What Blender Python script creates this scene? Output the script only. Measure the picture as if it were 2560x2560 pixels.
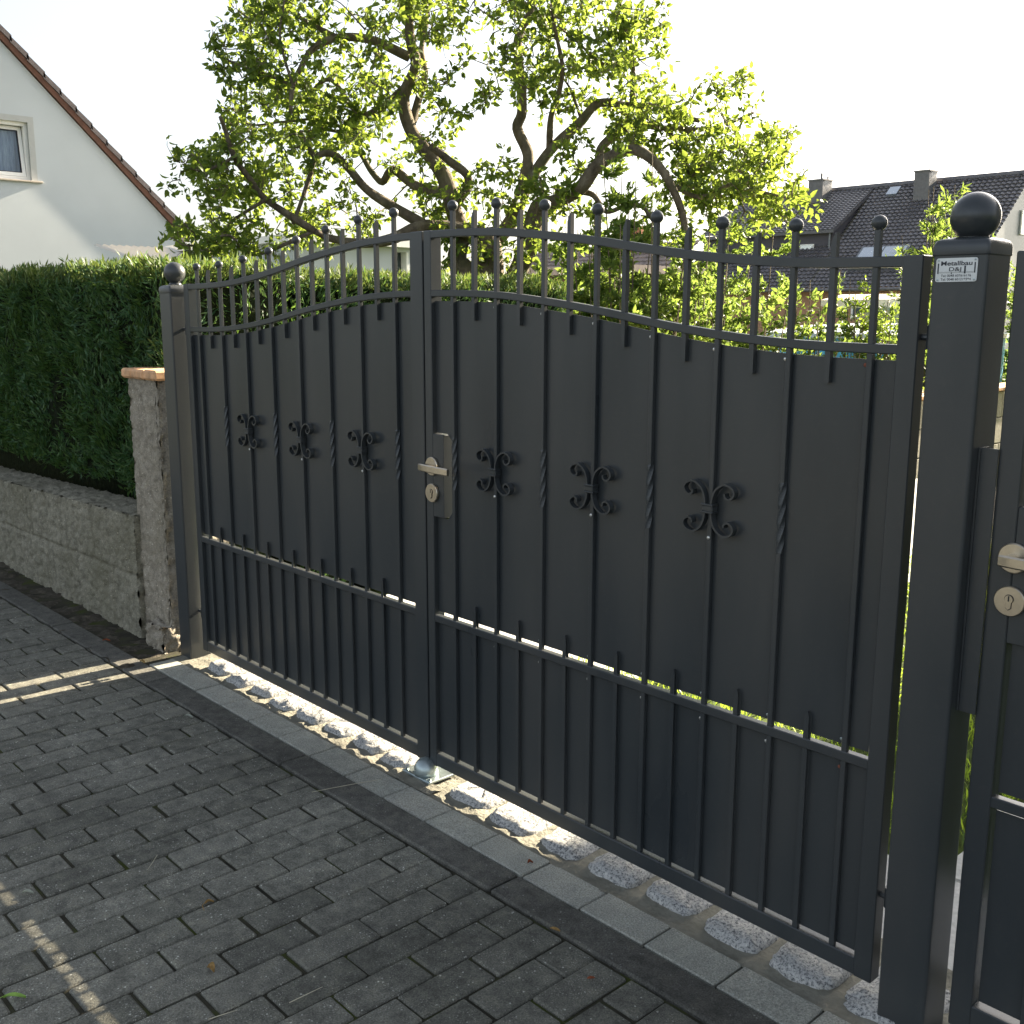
import bpy, math, random
import numpy as np
from mathutils import Vector, Matrix

random.seed(7)
RNG = np.random.default_rng(11)
scene = bpy.context.scene
for o in list(bpy.data.objects):
    bpy.data.objects.remove(o, do_unlink=True)
COL = scene.collection

# ------------------------------------------------------------------ camera
YAW, PITCH, ROLL = math.radians(-47.224), math.radians(-10.798), math.radians(-0.126)
cam_d = bpy.data.cameras.new("camera")
cam_d.lens = 36.0 * 2618.27 / 2560.0
cam_d.sensor_width = 36.0
cam_d.clip_start = 0.05
cam_d.clip_end = 2000.0
cam = bpy.data.objects.new("camera", cam_d)
COL.objects.link(cam)
fw = Vector((math.sin(YAW) * math.cos(PITCH), math.cos(YAW) * math.cos(PITCH), math.sin(PITCH)))
rt = Vector((math.cos(YAW), -math.sin(YAW), 0))
dn = fw.cross(rt)
r2 = rt * math.cos(ROLL) + dn * math.sin(ROLL)
d2 = -rt * math.sin(ROLL) + dn * math.cos(ROLL)
cam.matrix_world = Matrix(((r2.x, -d2.x, -fw.x, 3.839), (r2.y, -d2.y, -fw.y, -1.894), (r2.z, -d2.z, -fw.z, 1.429), (0, 0, 0, 1)))
scene.camera = cam

# ------------------------------------------------------------------ sky and sun
SUN_EL, SUN_AZ = math.radians(24.0), math.atan(0.053)
world = bpy.data.worlds.new("World")
scene.world = world
world.use_nodes = True
wn = world.node_tree
wn.nodes.clear()
sky = wn.nodes.new("ShaderNodeTexSky")
sky.sky_type = 'NISHITA'
sky.sun_disc = False
sky.sun_elevation = SUN_EL
sky.sun_rotation = SUN_AZ
sky.altitude = 200
sky.air_density = 1.0
sky.dust_density = 4.0
sky.ozone_density = 1.0
bg = wn.nodes.new("ShaderNodeBackground")
bg.inputs['Strength'].default_value = 0.05
wo = wn.nodes.new("ShaderNodeOutputWorld")
hz = wn.nodes.new("ShaderNodeHueSaturation")     # thin high haze: a paler sky
hz.inputs['Saturation'].default_value = 0.48
wn.links.new(sky.outputs[0], hz.inputs['Color'])
wn.links.new(hz.outputs[0], bg.inputs['Color'])
wn.links.new(bg.outputs[0], wo.inputs['Surface'])

sun_d = bpy.data.lights.new("sun", 'SUN')
sun_d.energy = 5.0
sun_d.angle = math.radians(0.5)
sun_d.color = (1.0, 0.86, 0.66)
sun = bpy.data.objects.new("sun", sun_d)
COL.objects.link(sun)
sv = Vector((math.sin(SUN_AZ) * math.cos(SUN_EL), math.cos(SUN_AZ) * math.cos(SUN_EL), math.sin(SUN_EL)))
sun.rotation_euler = sv.to_track_quat('Z', 'Y').to_euler()
sun.location = (3, 12, 10)

scene.view_settings.view_transform = 'Standard'
scene.view_settings.look = 'None'
scene.view_settings.gamma = 1.0
scene.view_settings.exposure = 2.70
scene.render.resolution_x = 1024
scene.render.resolution_y = 1024


# ------------------------------------------------------------------ helpers
def tag(o, label=None, cat=None, group=None, kind=None):
    if label: o['label'] = label
    if cat: o['category'] = cat
    if group: o['group'] = group
    if kind: o['kind'] = kind
    return o


def thing(name, label, cat, loc=(0, 0, 0), group=None):
    o = bpy.data.objects.new(name, None)
    o.empty_display_size = 0.1
    COL.objects.link(o)
    o.location = loc
    return tag(o, label, cat, group)


def mesh_obj(name, verts, faces, mat, parent=None, smooth=False):
    me = bpy.data.meshes.new(name)
    me.from_pydata([tuple(v) for v in verts], [], [tuple(f) for f in faces])
    me.materials.append(mat)
    if smooth:
        me.polygons.foreach_set("use_smooth", [True] * len(me.polygons))
    me.update()
    o = bpy.data.objects.new(name, me)
    COL.objects.link(o)
    if parent:
        o.parent = parent
        o.location = -Vector(world_loc(parent))
    return o


def world_loc(o):
    p = Vector(o.location)
    while o.parent:
        o = o.parent
        p += Vector(o.location)
    return p


class MB:
    """collects shapes in world coordinates, builds one mesh object"""
    def __init__(s):
        s.v, s.f = [], []

    def add(s, vs, fs):
        n = len(s.v)
        s.v += [tuple(v) for v in vs]
        s.f += [tuple(i + n for i in f) for f in fs]
        return s

    def box(s, x0, x1, y0, y1, z0, z1):
        return s.add([(x0, y0, z0), (x1, y0, z0), (x1, y1, z0), (x0, y1, z0), (x0, y0, z1), (x1, y0, z1), (x1, y1, z1), (x0, y1, z1)],
                     [(0, 3, 2, 1), (4, 5, 6, 7), (0, 1, 5, 4), (1, 2, 6, 5), (2, 3, 7, 6), (3, 0, 4, 7)])

    def bbox(s, x0, x1, y0, y1, z0, z1, b=0.002):
        """box with bevelled edges"""
        b = min(b, (x1 - x0) * .45, (y1 - y0) * .45, (z1 - z0) * .45)
        X, Y, Z = (x0, x1), (y0, y1), (z0, z1)
        vs, idx = [], {}
        for i in (0, 1):
            for j in (0, 1):
                for k in (0, 1):
                    sx, sy, sz = (1 - 2 * i) * b, (1 - 2 * j) * b, (1 - 2 * k) * b
                    for a, p in enumerate(((X[i], Y[j] + sy, Z[k] + sz), (X[i] + sx, Y[j], Z[k] + sz), (X[i] + sx, Y[j] + sy, Z[k]))):
                        idx[(i, j, k, a)] = len(vs)
                        vs.append(p)
        fs = []
        g = lambda i, j, k, a: idx[(i, j, k, a)]
        for i in (0, 1):
            q = [g(i, 0, 0, 0), g(i, 1, 0, 0), g(i, 1, 1, 0), g(i, 0, 1, 0)]
            fs.append(q if i else q[::-1])
            q = [g(0, i, 0, 1), g(1, i, 0, 1), g(1, i, 1, 1), g(0, i, 1, 1)]
            fs.append(q[::-1] if i else q)
            q = [g(0, 0, i, 2), g(1, 0, i, 2), g(1, 1, i, 2), g(0, 1, i, 2)]
            fs.append(q if i else q[::-1])
        for i in (0, 1):
            for j in (0, 1):
                q = [g(i, j, 0, 0), g(i, j, 0, 1), g(i, j, 1, 1), g(i, j, 1, 0)]
                fs.append(q if (i + j) % 2 else q[::-1])
                q = [g(i, 0, j, 0), g(i, 0, j, 2), g(i, 1, j, 2), g(i, 1, j, 0)]
                fs.append(q[::-1] if (i + j) % 2 else q)
                q = [g(0, i, j, 1), g(0, i, j, 2), g(1, i, j, 2), g(1, i, j, 1)]
                fs.append(q if (i + j) % 2 else q[::-1])
        for i in (0, 1):
            for j in (0, 1):
                for k in (0, 1):
                    t = [g(i, j, k, 0), g(i, j, k, 1), g(i, j, k, 2)]
                    fs.append(t if (i + j + k) % 2 else t[::-1])
        return s.add(vs, fs)

    def tube(s, pts, rad, n=8, cap=True):
        pts = [Vector(p) for p in pts]
        rad = rad if hasattr(rad, '__len__') else [rad] * len(pts)
        rings, nrm = [], None
        for i, p in enumerate(pts):
            t = (pts[min(i + 1, len(pts) - 1)] - pts[max(i - 1, 0)]).normalized()
            if nrm is None:
                nrm = t.orthogonal().normalized()
            nrm = (nrm - t * nrm.dot(t))
            nrm = nrm.normalized() if nrm.length > 1e-6 else t.orthogonal().normalized()
            bn = t.cross(nrm)
            rings.append([p + (nrm * math.cos(2 * math.pi * k / n) + bn * math.sin(2 * math.pi * k / n)) * rad[i] for k in range(n)])
        vs = [v for r in rings for v in r]
        fs = []
        for i in range(len(pts) - 1):
            for k in range(n):
                a, b = i * n + k, i * n + (k + 1) % n
                fs.append((a, b, b + n, a + n))
        if cap:
            fs.append(tuple(range(n))[::-1])
            fs.append(tuple(range((len(pts) - 1) * n, len(pts) * n)))
        return s.add(vs, fs)

    def lathe(s, c, prof, n=24, axis='z'):
        """prof: list of (radius, height) along the axis"""
        vs, fs = [], []
        for r, h in prof:
            for k in range(n):
                a = 2 * math.pi * k / n
                p = (r * math.cos(a), r * math.sin(a), h)
                if axis == 'y':
                    p = (p[0], -h, p[1])
                vs.append((c[0] + p[0], c[1] + p[1], c[2] + p[2]))
        for i in range(len(prof) - 1):
            for k in range(n):
                a, b = i * n + k, i * n + (k + 1) % n
                fs.append((a, b, b + n, a + n))
        fs.append(tuple(range(n))[::-1])
        fs.append(tuple(range((len(prof) - 1) * n, len(prof) * n)))
        return s.add(vs, fs)

    def ball(s, c, r, n=24, m=14):
        return s.lathe(c, [(max(r * math.sin(math.pi * i / m), 1e-5), -r * math.cos(math.pi * i / m)) for i in range(m + 1)], n)

    def prism(s, poly, d0, d1, axis='y'):
        """poly in the plane across the axis; extruded from d0 to d1"""
        n = len(poly)
        def P(a, b, d):
            return {'y': (a, d, b), 'x': (d, a, b), 'z': (a, b, d)}[axis]
        vs = [P(a, b, d0) for a, b in poly] + [P(a, b, d1) for a, b in poly]
        fs = [tuple(range(n)), tuple(range(n, 2 * n))[::-1]] + [(i, i + n, (i + 1) % n + n, (i + 1) % n) for i in range(n)]
        return s.add(vs, fs)

    def build(s, name, mat, parent=None, smooth=False, recalc=True):
        o = mesh_obj(name, s.v, s.f, mat, parent, smooth)
        if recalc:
            import bmesh
            b = bmesh.new()
            b.from_mesh(o.data)
            bmesh.ops.recalc_face_normals(b, faces=b.faces)
            b.to_mesh(o.data)
            b.free()
        return o


# ------------------------------------------------------------------ materials
class NT:
    def __init__(s, name):
        s.m = bpy.data.materials.new(name)
        s.m.use_nodes = True
        s.t = s.m.node_tree
        s.t.nodes.clear()
        s.out = s.t.nodes.new("ShaderNodeOutputMaterial")

    def n(s, typ, **kw):
        nd = s.t.nodes.new("ShaderNode" + typ)
        for k, v in kw.items():
            if k.startswith('i_'):
                key = k[2:].replace('_', ' ')
                nd.inputs[int(key) if key.isdigit() else key].default_value = v
            else:
                setattr(nd, k, v)
        return nd

    def l(s, a, b):
        s.t.links.new(a, b)

    def noise(s, scale, detail=4, rough=.55, vec=None, dim='3D'):
        nd = s.n("TexNoise", i_Scale=scale, i_Detail=detail, i_Roughness=rough)
        s.l(vec if vec is not None else s.pos(), nd.inputs['Vector'])
        return nd.outputs['Fac']

    def pos(s):
        if not hasattr(s, '_p'):
            s._p = s.n("NewGeometry").outputs['Position']
        return s._p

    def scaled(s, sc):
        mp = s.n("Mapping")
        mp.inputs['Scale'].default_value = sc
        s.l(s.pos(), mp.inputs['Vector'])
        return mp.outputs[0]

    def ramp(s, fac, stops):
        r = s.n("ValToRGB")
        e = r.color_ramp.elements
        while len(e) < len(stops):
            e.new(0.5)
        for el, (p, c) in zip(e, stops):
            el.position = p
            el.color = (*c, 1) if len(c) == 3 else c
        s.l(fac, r.inputs[0])
        return r.outputs[0]

    def mix(s, fac, a, b, typ='MIX'):
        m = s.n("Mix", data_type='RGBA', blend_type=typ)
        for sock, v in ((m.inputs[0], fac), (m.inputs[6], a), (m.inputs[7], b)):
            if isinstance(v, (int, float)):
                sock.default_value = v
            elif isinstance(v, tuple):
                sock.default_value = (*v, 1)
            else:
                s.l(v, sock)
        return m.outputs[2]

    def rand(s):
        return s.n("NewGeometry").outputs['Random Per Island']

    def bump(s, h, strength=.4, dist=.01, normal=None):
        b = s.n("Bump", i_Strength=strength, i_Distance=dist)
        s.l(h, b.inputs['Height'])
        if normal is not None:
            s.l(normal, b.inputs['Normal'])
        return b.outputs[0]

    def pbr(s, col, rough=.6, metal=0, bump=None, spec=.5, coat=0):
        p = s.n("BsdfPrincipled")
        for key, v in (('Base Color', col), ('Roughness', rough), ('Metallic', metal)):
            if isinstance(v, tuple):
                p.inputs[key].default_value = (*v, 1)
            elif isinstance(v, (int, float)):
                p.inputs[key].default_value = v
            else:
                s.l(v, p.inputs[key])
        p.inputs['Specular IOR Level'].default_value = spec
        if coat:
            p.inputs['Coat Weight'].default_value = coat
        if bump is not None:
            s.l(bump, p.inputs['Normal'])
        s.l(p.outputs[0], s.out.inputs[0])
        return s.m


M = {}


def mk_plain(name, col, rough=.6, metal=0, spec=.5, var=.12, nscale=14, bscale=None, bstr=.15, bdist=.003):
    t = NT(name)
    f = t.noise(nscale, 5)
    c = t.ramp(f, [(.3, tuple(x * (1 - var) for x in col)), (.7, tuple(min(1, x * (1 + var)) for x in col))])
    b = t.bump(t.noise(bscale, 4), bstr, bdist) if bscale else None
    M[name] = t.pbr(c, rough, metal, b, spec)


# gate paint: anthracite powder coat, faint dust and runs
t = NT('anthracite_paint')
f1 = t.noise(3.0, 4, vec=t.scaled((1.5, 1.5, .35)))
f2 = t.noise(60, 3)
c = t.ramp(f1, [(.3, (.031, .037, .041)), (.5, (.043, .048, .050)), (.72, (.056, .058, .057))])
c = t.mix(t.ramp(f2, [(.55, (0, 0, 0)), (.8, (.25, .25, .25))]), c, (.075, .072, .066))
rg = t.ramp(f1, [(.3, (.27, .27, .27)), (.8, (.40, .40, .40))])
M['paint'] = t.pbr(c, rg, 0, t.bump(t.mix(.5, t.noise(420, 2), t.noise(4, 2)), .12, .002), .5)

mk_plain('zinc', (.62, .62, .60), .35, .9, nscale=80)
mk_plain('rust_bolt', (.22, .07, .04), .8, 0, nscale=200)
mk_plain('steel', (.60, .53, .42), .36, 1.0, nscale=90, var=.06)
mk_plain('galvanised', (.36, .42, .42), .32, .75, nscale=25, var=.3)
mk_plain('sign_metal', (.62, .64, .64), .4, .3, nscale=60, var=.06)
mk_plain('sign_ink', (.035, .04, .05), .6)
mk_plain('keyhole', (.02, .02, .02), .6)

# dark concrete pavers with pale aggregate specks
def paver(name, lo, hi, speck, mott=1.0):
    t = NT(name)
    r = t.rand()
    base = t.ramp(r, [(0, lo), (1, hi)])
    blot = t.noise(5, 5, .6)
    base = t.mix(t.ramp(blot, [(.35, (.0, .0, .0)), (.75, (.45, .45, .45))]), base, tuple(x * 1.5 for x in hi))
    base = t.mix(t.ramp(t.noise(1.3, 4), [(.42, (0, 0, 0)), (.7, (.5, .5, .5))]), base, tuple(x * .72 for x in lo))
    grit = t.noise(260, 3, .7)
    base = t.mix(t.ramp(grit, [(.35, (0, 0, 0)), (.65, (.6, .6, .6))]), tuple(x * .6 for x in lo), base) if False else base
    vor = t.n("TexVoronoi", i_Scale=75.0)
    t.l(t.pos(), vor.inputs['Vector'])
    msk = t.ramp(vor.outputs['Distance'], [(.13, (1, 1, 1)), (.20, (0, 0, 0))])
    sel = t.ramp(t.noise(40, 2), [(.50, (0, 0, 0)), (.60, (1, 1, 1))])
    msk = t.mix(1.0, msk, sel, 'MULTIPLY')
    msk = t.mix(1.0, msk, (.8, .8, .8), 'MULTIPLY')
    c = t.mix(msk, base, speck)
    v2 = t.n("TexVoronoi", i_Scale=190.0)
    t.l(t.pos(), v2.inputs['Vector'])
    m2 = t.mix(1.0, t.ramp(v2.outputs['Distance'], [(.16, (.5, .5, .5)), (.26, (0, 0, 0))]), t.ramp(t.noise(12, 3), [(.42, (0, 0, 0)), (.6, (1, 1, 1))]), 'MULTIPLY')
    c = t.mix(m2, c, speck)
    g2 = t.ramp(grit, [(.3, (.48, .48, .48)), (.72, (1.45, 1.45, 1.45))])
    c = t.mix(1.0, c, g2, 'MULTIPLY')
    d2 = t.ramp(t.noise(22, 6, .7), [(.34, (1 - .38 * mott,) * 3), (.52, (1, 1, 1)), (.72, (1 + .32 * mott, 1 + .30 * mott, 1 + .22 * mott))])
    c = t.mix(1.0, c, d2, 'MULTIPLY')
    d3 = t.ramp(t.noise(.9, 4, .6), [(.38, (1 - .26 * mott,) * 3), (.62, (1 + .12 * mott,) * 3)])
    c = t.mix(1.0, c, d3, 'MULTIPLY')
    h = t.mix(.5, grit, t.noise(90, 4))
    M[name] = t.pbr(c, .82, 0, t.bump(h, .8, .006), .3)


paver('dark_paver', (.132, .130, .105), (.208, .203, .168), (.66, .66, .58))
paver('kerb_stone', (.100, .098, .084), (.128, .124, .107), (.3, .3, .28))
paver('light_paver', (.34, .345, .295), (.40, .395, .34), (.40, .42, .40), .35)

t = NT('joint_sand')
c = t.ramp(t.noise(9, 5), [(.35, (.035, .033, .025)), (.52, (.055, .052, .036)), (.66, (.055, .066, .018))])
M['joint'] = t.pbr(c, .95, 0, t.bump(t.noise(180, 4), .8, .006), .1)

t = NT('dark_soil')
c = t.ramp(t.noise(30, 6, .7), [(.3, (.045, .040, .030)), (.55, (.095, .085, .066)), (.75, (.20, .17, .12))])
M['soil'] = t.pbr(c, .95, 0, t.bump(t.noise(70, 6, .7), .9, .02), .1)

t = NT('mortar_bed')
c = t.ramp(t.noise(18, 6, .65), [(.3, (.15, .145, .115)), (.7, (.24, .23, .185))])
M['mortar'] = t.pbr(c, .9, 0, t.bump(t.noise(90, 5), .7, .008), .2)

t = NT('granite')
v1 = t.n("TexVoronoi", i_Scale=230.0)
t.l(t.pos(), v1.inputs['Vector'])
gr = t.ramp(t.noise(150, 5, .8), [(.36, (.035, .036, .04)), (.43, (.20, .205, .205)), (.50, (.42, .42, .40)), (.66, (.62, .61, .57))])
M['granite'] = t.pbr(gr, .75, 0, t.bump(t.noise(60, 6, .7), .8, .012), .4)

def rough_concrete(name, a, b, stain, bs=.7):
    t = NT(name)
    n1, n2 = t.noise(2.6, 6, .65), t.noise(28, 6, .7)
    c = t.ramp(n2, [(.28, tuple(x * .6 for x in a)), (.5, a), (.75, b)])
    c = t.mix(t.ramp(n1, [(.45, (0, 0, 0)), (.68, (.75, .75, .75))]), c, stain)
    st = t.noise(5, 5, .6, vec=t.scaled((6, 6, .5)))
    c = t.mix(t.ramp(st, [(.5, (0, 0, 0)), (.72, (.5, .5, .5))]), c, tuple(x * .5 for x in a))
    vor = t.n("TexVoronoi", i_Scale=46.0)
    t.l(t.pos(), vor.inputs['Vector'])
    c = t.mix(t.ramp(vor.outputs['Distance'], [(.07, (.7, .7, .7)), (.16, (0, 0, 0))]), c, tuple(min(1, x * 1.7) for x in b))
    c = t.mix(1.0, c, t.ramp(t.noise(170, 5, .75), [(.33, (.62, .61, .59)), (.5, (1, 1, 1)), (.7, (1.25, 1.23, 1.2))]), 'MULTIPLY')
    M[name] = t.pbr(c, .9, 0, t.bump(t.mix(.5, n2, t.noise(110, 5, .7)), bs, .02), .2)


rough_concrete('pillar_concrete', (.34, .305, .245), (.48, .44, .36), (.26, .235, .175))
rough_concrete('wall_concrete', (.28, .265, .205), (.38, .355, .28), (.19, .18, .125))
rough_concrete('far_concrete', (.40, .38, .32), (.52, .50, .43), (.30, .29, .25), .3)
mk_plain('terracotta', (.62, .36, .19), .8, 0, var=.35, nscale=22, bscale=60, bdist=.004)
mk_plain('white_render', (.485, .52, .535), .9, 0, .2, var=.03, nscale=1.5, bscale=220, bstr=.25, bdist=.003)
mk_plain('grey_render', (.10, .095, .11), .9, 0, .2, var=.08, nscale=1.5)
mk_plain('brown_render', (.42, .25, .16), .9, 0, .2, var=.12, nscale=2)
mk_plain('cream_render', (.62, .52, .36), .9, 0, .2, var=.08, nscale=2)
mk_plain('tile_dark', (.115, .11, .118), .30, 0, .5, var=.25, nscale=3)
mk_plain('tile_brown', (.085, .072, .074), .6, 0, .4, var=.25, nscale=9, bscale=60)
mk_plain('barge_wood', (.12, .055, .036), .7, 0, .3, var=.25, nscale=12)
mk_plain('white_plastic', (.80, .80, .77), .35, 0, .5, var=.02)
mk_plain('cream_trim', (.40, .41, .395), .7, 0, .3, var=.05)
mk_plain('stone_sill', (.42, .37, .31), .7, 0, .3, var=.1)
mk_plain('seal_black', (.02, .018, .022), .6)
mk_plain('slate_clad', (.15, .145, .15), .5, 0, .5, var=.2, nscale=8)
mk_plain('lead_flash', (.20, .215, .225), .5, .3, var=.1)
mk_plain('orange_brick', (.50, .22, .12), .85, 0, .3, var=.2, nscale=12)
mk_plain('red_tile', (.26, .21, .19), .7, 0, .3, var=.3, nscale=4)
mk_plain('brown_wood', (.085, .042, .032), .8, 0, .2, var=.3, nscale=8)
mk_plain('pale_metal_roof', (.62, .58, .50), .6, 0, .3, var=.06, nscale=3)
mk_plain('canvas', (.66, .58, .44), .9, 0, .2, var=.06, nscale=6)
mk_plain('curtain_cloth', (.46, .45, .36), .9, 0, .2, var=.08, nscale=6)
mk_plain('pool_liner', (.10, .42, .66), .5, 0, .4, var=.35, nscale=7)
mk_plain('pool_white', (.72, .80, .82), .5, 0, .4, var=.08, nscale=4)
mk_plain('slab_concrete', (.46, .46, .44), .85, 0, .3, var=.15, nscale=60, bscale=180, bdist=.005)
mk_plain('grass_soil', (.05, .07, .015), .95, 0, .1, var=.4, nscale=25)
mk_plain('asphalt', (.05, .05, .052), .9, 0, .3, var=.15, nscale=120)

t = NT('lace_curtain')
c = t.ramp(t.noise(8, 5, .6, vec=t.scaled((1, 6, .6))), [(.3, (.34, .40, .46)), (.6, (.50, .56, .62)), (.8, (.62, .68, .74))])
M['lace'] = t.pbr(c, .8, 0, None, .2)

t = NT('window_glass')
gl = t.n("BsdfGlossy", i_Roughness=.03)
gl.inputs['Color'].default_value = (1, 1, 1, 1)
tr = t.n("BsdfTransparent")
tr.inputs['Color'].default_value = (.88, .92, .95, 1)
fr = t.n("Fresnel", i_IOR=1.5)
mx = t.n("MixShader")
t.l(fr.outputs[0], mx.inputs[0]); t.l(tr.outputs[0], mx.inputs[1]); t.l(gl.outputs[0], mx.inputs[2])
t.l(mx.outputs[0], t.out.inputs[0])
M['glass'] = t.m
mk_plain('dark_pane', (.05, .07, .09), .08, 0, .8, var=.1)
mk_plain('sky_pane', (.62, .66, .68), .08, .85, .8, var=.04)

t = NT('bark')
n = t.noise(16, 6, .7, vec=t.scaled((1, 1, .5)))
c = t.ramp(n, [(.3, (.085, .068, .05)), (.55, (.20, .165, .12)), (.8, (.34, .30, .22))])
c = t.mix(t.ramp(t.noise(5, 4), [(.5, (0, 0, 0)), (.7, (.5, .5, .5))]), c, (.09, .10, .045))
M['bark'] = t.pbr(c, .9, 0, t.bump(t.noise(45, 6, .75), 1.0, .02), .2)


def leaf_mat(name, cols, trans, tw=.5, rough=.42, spec=.5):
    t = NT(name)
    r = t.rand()
    c = t.ramp(r, [(i / (len(cols) - 1), q) for i, q in enumerate(cols)])
    p = t.n("BsdfPrincipled", i_Roughness=rough)
    p.inputs['Specular IOR Level'].default_value = spec
    t.l(c, p.inputs['Base Color'])
    tl = t.n("BsdfTranslucent")
    tc = t.ramp(r, [(0, tuple(x * .75 for x in trans)), (1, tuple(min(1, x * 1.3) for x in trans))])
    t.l(tc, tl.inputs['Color'])
    m = t.n("MixShader", i_0=tw)
    t.l(p.outputs[0], m.inputs[1]); t.l(tl.outputs[0], m.inputs[2])
    t.l(m.outputs[0], t.out.inputs[0])
    M[name] = t.m


leaf_mat('pear_leaf', [(.045, .090, .022), (.070, .125, .028), (.115, .175, .038)], (.25, .33, .045), .5, .5, .3)
leaf_mat('peach_leaf', [(.06, .12, .024), (.085, .15, .03), (.13, .185, .04)], (.23, .32, .055), .5, .5, .3)
leaf_mat('young_leaf', [(.055, .115, .022), (.08, .145, .03), (.12, .17, .04)], (.22, .31, .055), .5, .5, .3)
leaf_mat('dense_leaf', [(.03, .07, .018), (.05, .095, .02), (.08, .12, .03)], (.25, .36, .03), .4)
leaf_mat('far_leaf', [(.10, .14, .04), (.16, .20, .05), (.22, .24, .07)], (.28, .30, .08), .5)
leaf_mat('thuja', [(.020, .070, .024), (.036, .108, .034), (.066, .150, .048), (.105, .170, .062)], (.11, .19, .03), .3, .5, .35)
leaf_mat('thuja_lit_tip', [(.045, .095, .024), (.07, .12, .03), (.10, .13, .04)], (.15, .20, .04), .35, .5, .35)  # yellower thuja colour, sunlight put into the top sprigs
leaf_mat('grass', [(.05, .11, .015), (.08, .15, .02), (.13, .18, .03)], (.40, .55, .05), .5)
mk_plain('thuja_twig_shade', (.012, .018, .007), .95, 0, .1, var=.5, nscale=30, bscale=40, bstr=1, bdist=.05)  # twig tone darkened to carry the shade inside the hedge
mk_plain('fresh_leaf', (.22, .36, .06), .5, 0, .4, var=.2, nscale=90)
mk_plain('dry_leaf', (.30, .19, .07), .8, 0, .2, var=.35, nscale=120)
mk_plain('red_leaf', (.24, .07, .03), .8, 0, .2, var=.3, nscale=120)
mk_plain('straw', (.50, .46, .34), .8, 0, .2, var=.15, nscale=60)
mk_plain('pale_leaf', (.30, .32, .26), .7, 0, .3, var=.2, nscale=120)


# ------------------------------------------------------------------ ground and paving
def struct(o):
    return tag(o, kind='structure')


struct(MB().add([(-400, -400, -.12), (400, -400, -.12), (400, 400, -.12), (-400, 400, -.12)], [(0, 1, 2, 3)]).build('ground', M['grass_soil']))
struct(MB().add([(-40, -40, -.02), (40, -40, -.02), (40, -7.0, -.02), (-40, -7.0, -.02)], [(0, 1, 2, 3)]).build('road', M['asphalt']))
struct(MB().box(-12, 12, -7.0, -.02, -.11, -.0085).build('paving_joint', M['joint']))

# dark block paving in running bond, rows across the drive
mb = MB()
k = 0
for row in range(-75, 42):
    x0 = 1.110 + .0996 * row
    off = -.922 if row % 2 else -1.0222
    for j in range(-26, 8):
        yc = off + .2058 * j
        gp = random.uniform(.002, .0065)
        ya, yb = yc + gp, yc + .2058 - random.uniform(.002, .0045)
        if ya > -.318 or yb < -6.6:
            continue
        yb = min(yb, -.304)
        if yb - ya < .03:
            continue
        dz = random.gauss(0, .0010) - .0015
        jx, jy = random.gauss(0, .0007), random.gauss(0, .0012)
        n0 = len(mb.v)
        mb.bbox(x0 + .0022 + jx, x0 + .0996 - .0022 + jx, ya + jy, yb + jy, -.06, dz, .0045)
        tx, ty = random.gauss(0, .006), random.gauss(0, .004)
        cx, cy = x0 + .05, (ya + yb) / 2
        for q in range(n0, len(mb.v)):
            v = mb.v[q]
            mb.v[q] = (v[0] + random.gauss(0, .0006), v[1] + random.gauss(0, .0006), v[2] + (v[0] - cx) * tx + (v[1] - cy) * ty)
struct(mb.build('driveway', M['dark_paver'], recalc=False))

mb = MB()
for i in range(-9, 5):
    mb.bbox(1.018 + i * 1.013 + .003, 1.018 + (i + 1) * 1.013 - .003, -.2975, -.1965, -.15, .002 + random.gauss(0, .001), .005)
struct(mb.build('kerb', M['kerb_stone'], recalc=False))

mb = MB()
for i in range(0, 22):
    x0 = .013 + .2027 * i
    mb.bbox(x0 + .0026, x0 + .2001, -.1925, -.0865, -.07, .003 + random.gauss(0, .0012), .003)
mb.bbox(-.20, .0112, -.1925, -.0865, -.07, .002, .003)
struct(mb.build('paving_strip', M['light_paver'], recalc=False))

from mathutils import noise as mnoise


def nz(x, y, z, s):
    return mnoise.fractal(Vector((x * s, y * s, z * s)), 1.0, 2.0, 4)


def bed(x0, x1, y0, y1, z, step, amp, sc):
    nx, ny = int((x1 - x0) / step) + 2, int((y1 - y0) / step) + 2
    vs = [(x0 + (x1 - x0) * i / (nx - 1), y0 + (y1 - y0) * j / (ny - 1), 0) for j in range(ny) for i in range(nx)]
    vs = [(x, y, z + amp * nz(x, y, 0, sc)) for x, y, _ in vs]
    fs = [(j * nx + i, j * nx + i + 1, (j + 1) * nx + i + 1, (j + 1) * nx + i) for j in range(ny - 1) for i in range(nx - 1)]
    return MB().add(vs, fs)


struct(bed(-.22, 3.4, -.094, .24, -.001, .008, .005, 16).build('mortar_strip', M['mortar'], smooth=True))
struct(bed(-9, -.2, -.3, .0, -.008, .02, .022, 9).build('soil_strip', M['soil'], smooth=True))


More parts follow.
